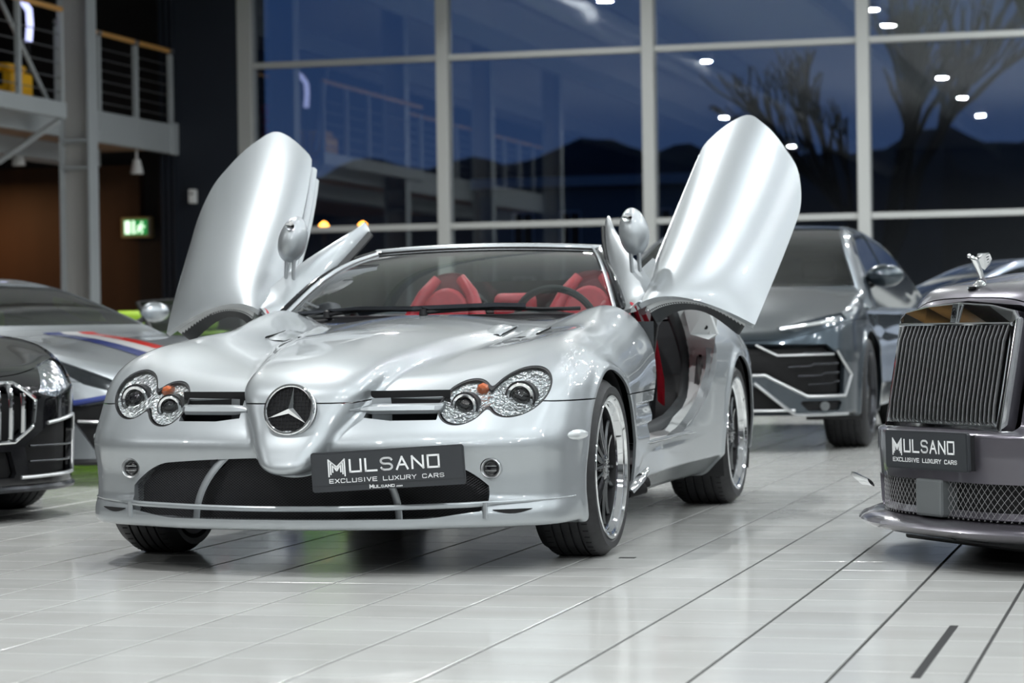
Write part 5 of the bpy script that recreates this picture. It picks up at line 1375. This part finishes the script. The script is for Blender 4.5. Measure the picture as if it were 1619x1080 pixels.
for (xa, xb_, m) in ((-.20, -.075, 'stripeblue'), (-.075, .055, 'stripewhite'), (.055, .17, 'stripered')):
    Vv = []
    for y in np.linspace(.48, -.86, 26):
        for x in np.linspace(xa, xb_, 4): Vv.append((x, y, ztopc(sc_, x, y)+.003))
    b = MB(); b.add(Vv, [(4*i+j, 4*i+4+j, 4*i+5+j, 4*i+1+j) for i in range(25) for j in range(3)]); b.build('bonnet_stripe', M[m], sc_.root, auto=None)
sc_.mirror(.99, .95, .97, 'silver2', .95); sc_.seats(1.9, 'lime', .35, 1.0)

# ---------- dark roadster with lime interior
lc = Car('roadster', 'low black open roadster with lime green interior, behind the striped coupe', (-4.0, 9.9), 52, dict(
    yf=([0, .3, .55, .7, .82, .90, .96], [-1.05, -1.02, -.93, -.83, -.68, -.48, -.12]), xw=([-.8, 0, 1, 1.8, 2.6, 3.4, 3.7], [.95, .965, .93, .94, .98, .95, .90]),
    mid=([-1.1, -.8, -.3, .6, 1.2, 2.0, 2.6, 3.6], [.48, .58, .68, .78, .80, .86, .88, .80]), fen=([-1.1, -.8, -.3, .6, 1.4, 2.5, 3.6], [.50, .62, .74, .80, .82, .88, .78]), crease=.45, lean=.9, tail=3.4, zb=.13, rz=1.0, cock=(.62, .95, 1.95),
    arch=((0, .36), (2.62, .37)), wr=.335, spokes=5, tw=.27, bev=.11))
lc.shell(.024, [('corner_intake', [(.36, .19), (.40, .34), (.62, .42), (.84, .38), (.74, .20)], 'dark', .03, 0), ('headlight', [(.50, .50), (.60, .56), (.80, .64), (.84, .60), (.62, .50)], 'lampglass', .010, 0)], 'limepaint')
lc.seats(1.75, 'lime', .35, 1.02)
Vv = []
for i in range(13):
    x = -.62+1.24*i/12; Vv += [(x, .78+.3*x*x, .80), (x*.82, 1.28+.2*x*x, 1.10-.06*x*x)]
b = MB(); b.add(Vv, [(2*i, 2*i+2, 2*i+3, 2*i+1) for i in range(12)]); b.build('windscreen', M['screen2'], lc.root)
MB().tube([Vv[0], Vv[1]]+[Vv[2*i+1] for i in range(1, 13)]+[Vv[24]], .02, 8).build('windscreen_frame', M['black'], lc.root)
bevel(MB().box(-.60, .60, 1.9, 2.5, .84, .98).build('roof_cover', M['black'], lc.root, smooth=False), .06, 3)
bevel(MB().box(-.60, .60, .9, 1.0, .70, .82).build('dashboard', M['lime'], lc.root, smooth=False), .03, 3)
lc.mirror(.97, 1.0, .94, 'black', .9)

# ---------- pale saloon behind the suv
wc = Car('saloon', 'pale blue-silver car mostly hidden behind the SUV and the limousine', (-.3, 14.8), -62, dict(
    yf=([0, .3, .6, .8, .9, .97], [-.9, -.88, -.82, -.70, -.5, -.15]), xw=([-.8, 0, 1, 2.8, 3.7], [.90, .93, .92, .93, .88]), mid=([-1.0, -.5, .3, 1.0, 2.6, 4.0], [.68, .82, .93, 1.0, 1.03, 1.0]), fen=([-1.0, -.5, .3, 1.0, 2.6, 4.0], [.66, .80, .88, .93, .96, .92]),
    crease=.5, lean=.3, tail=3.8, zb=.17, roof=([.75, 1.2, 1.8, 2.6, 3.2, 3.8], [.95, 1.20, 1.41, 1.43, 1.32, 1.02]), gw=(.82, .60), belt=.98, rz=1.44, gy=(.7, 3.8), beltl=([.6, 2, 3.8], [.96, .99, 1.02]), apex=1.75, sy=(1.15, 3.4), pil=(2.25,),
    arch=((0, .36), (2.8, .36)), wr=.33, spokes=5, tw=.23, bonnet=([0, .5, .95], [.70, .72, .75]), cowl=.75))
wc.shell(.026, [('grille_opening', [(-.01, .60), (.38, .60), (.34, .36), (-.01, .36)], 'dark', .04, 0), ('headlight', [(.46, .60), (.52, .70), (.80, .72), (.82, .63)], 'lampglass', .01, 0)], 'white2')
wc.mirror(.99, 1.1, 1.02, 'white2')
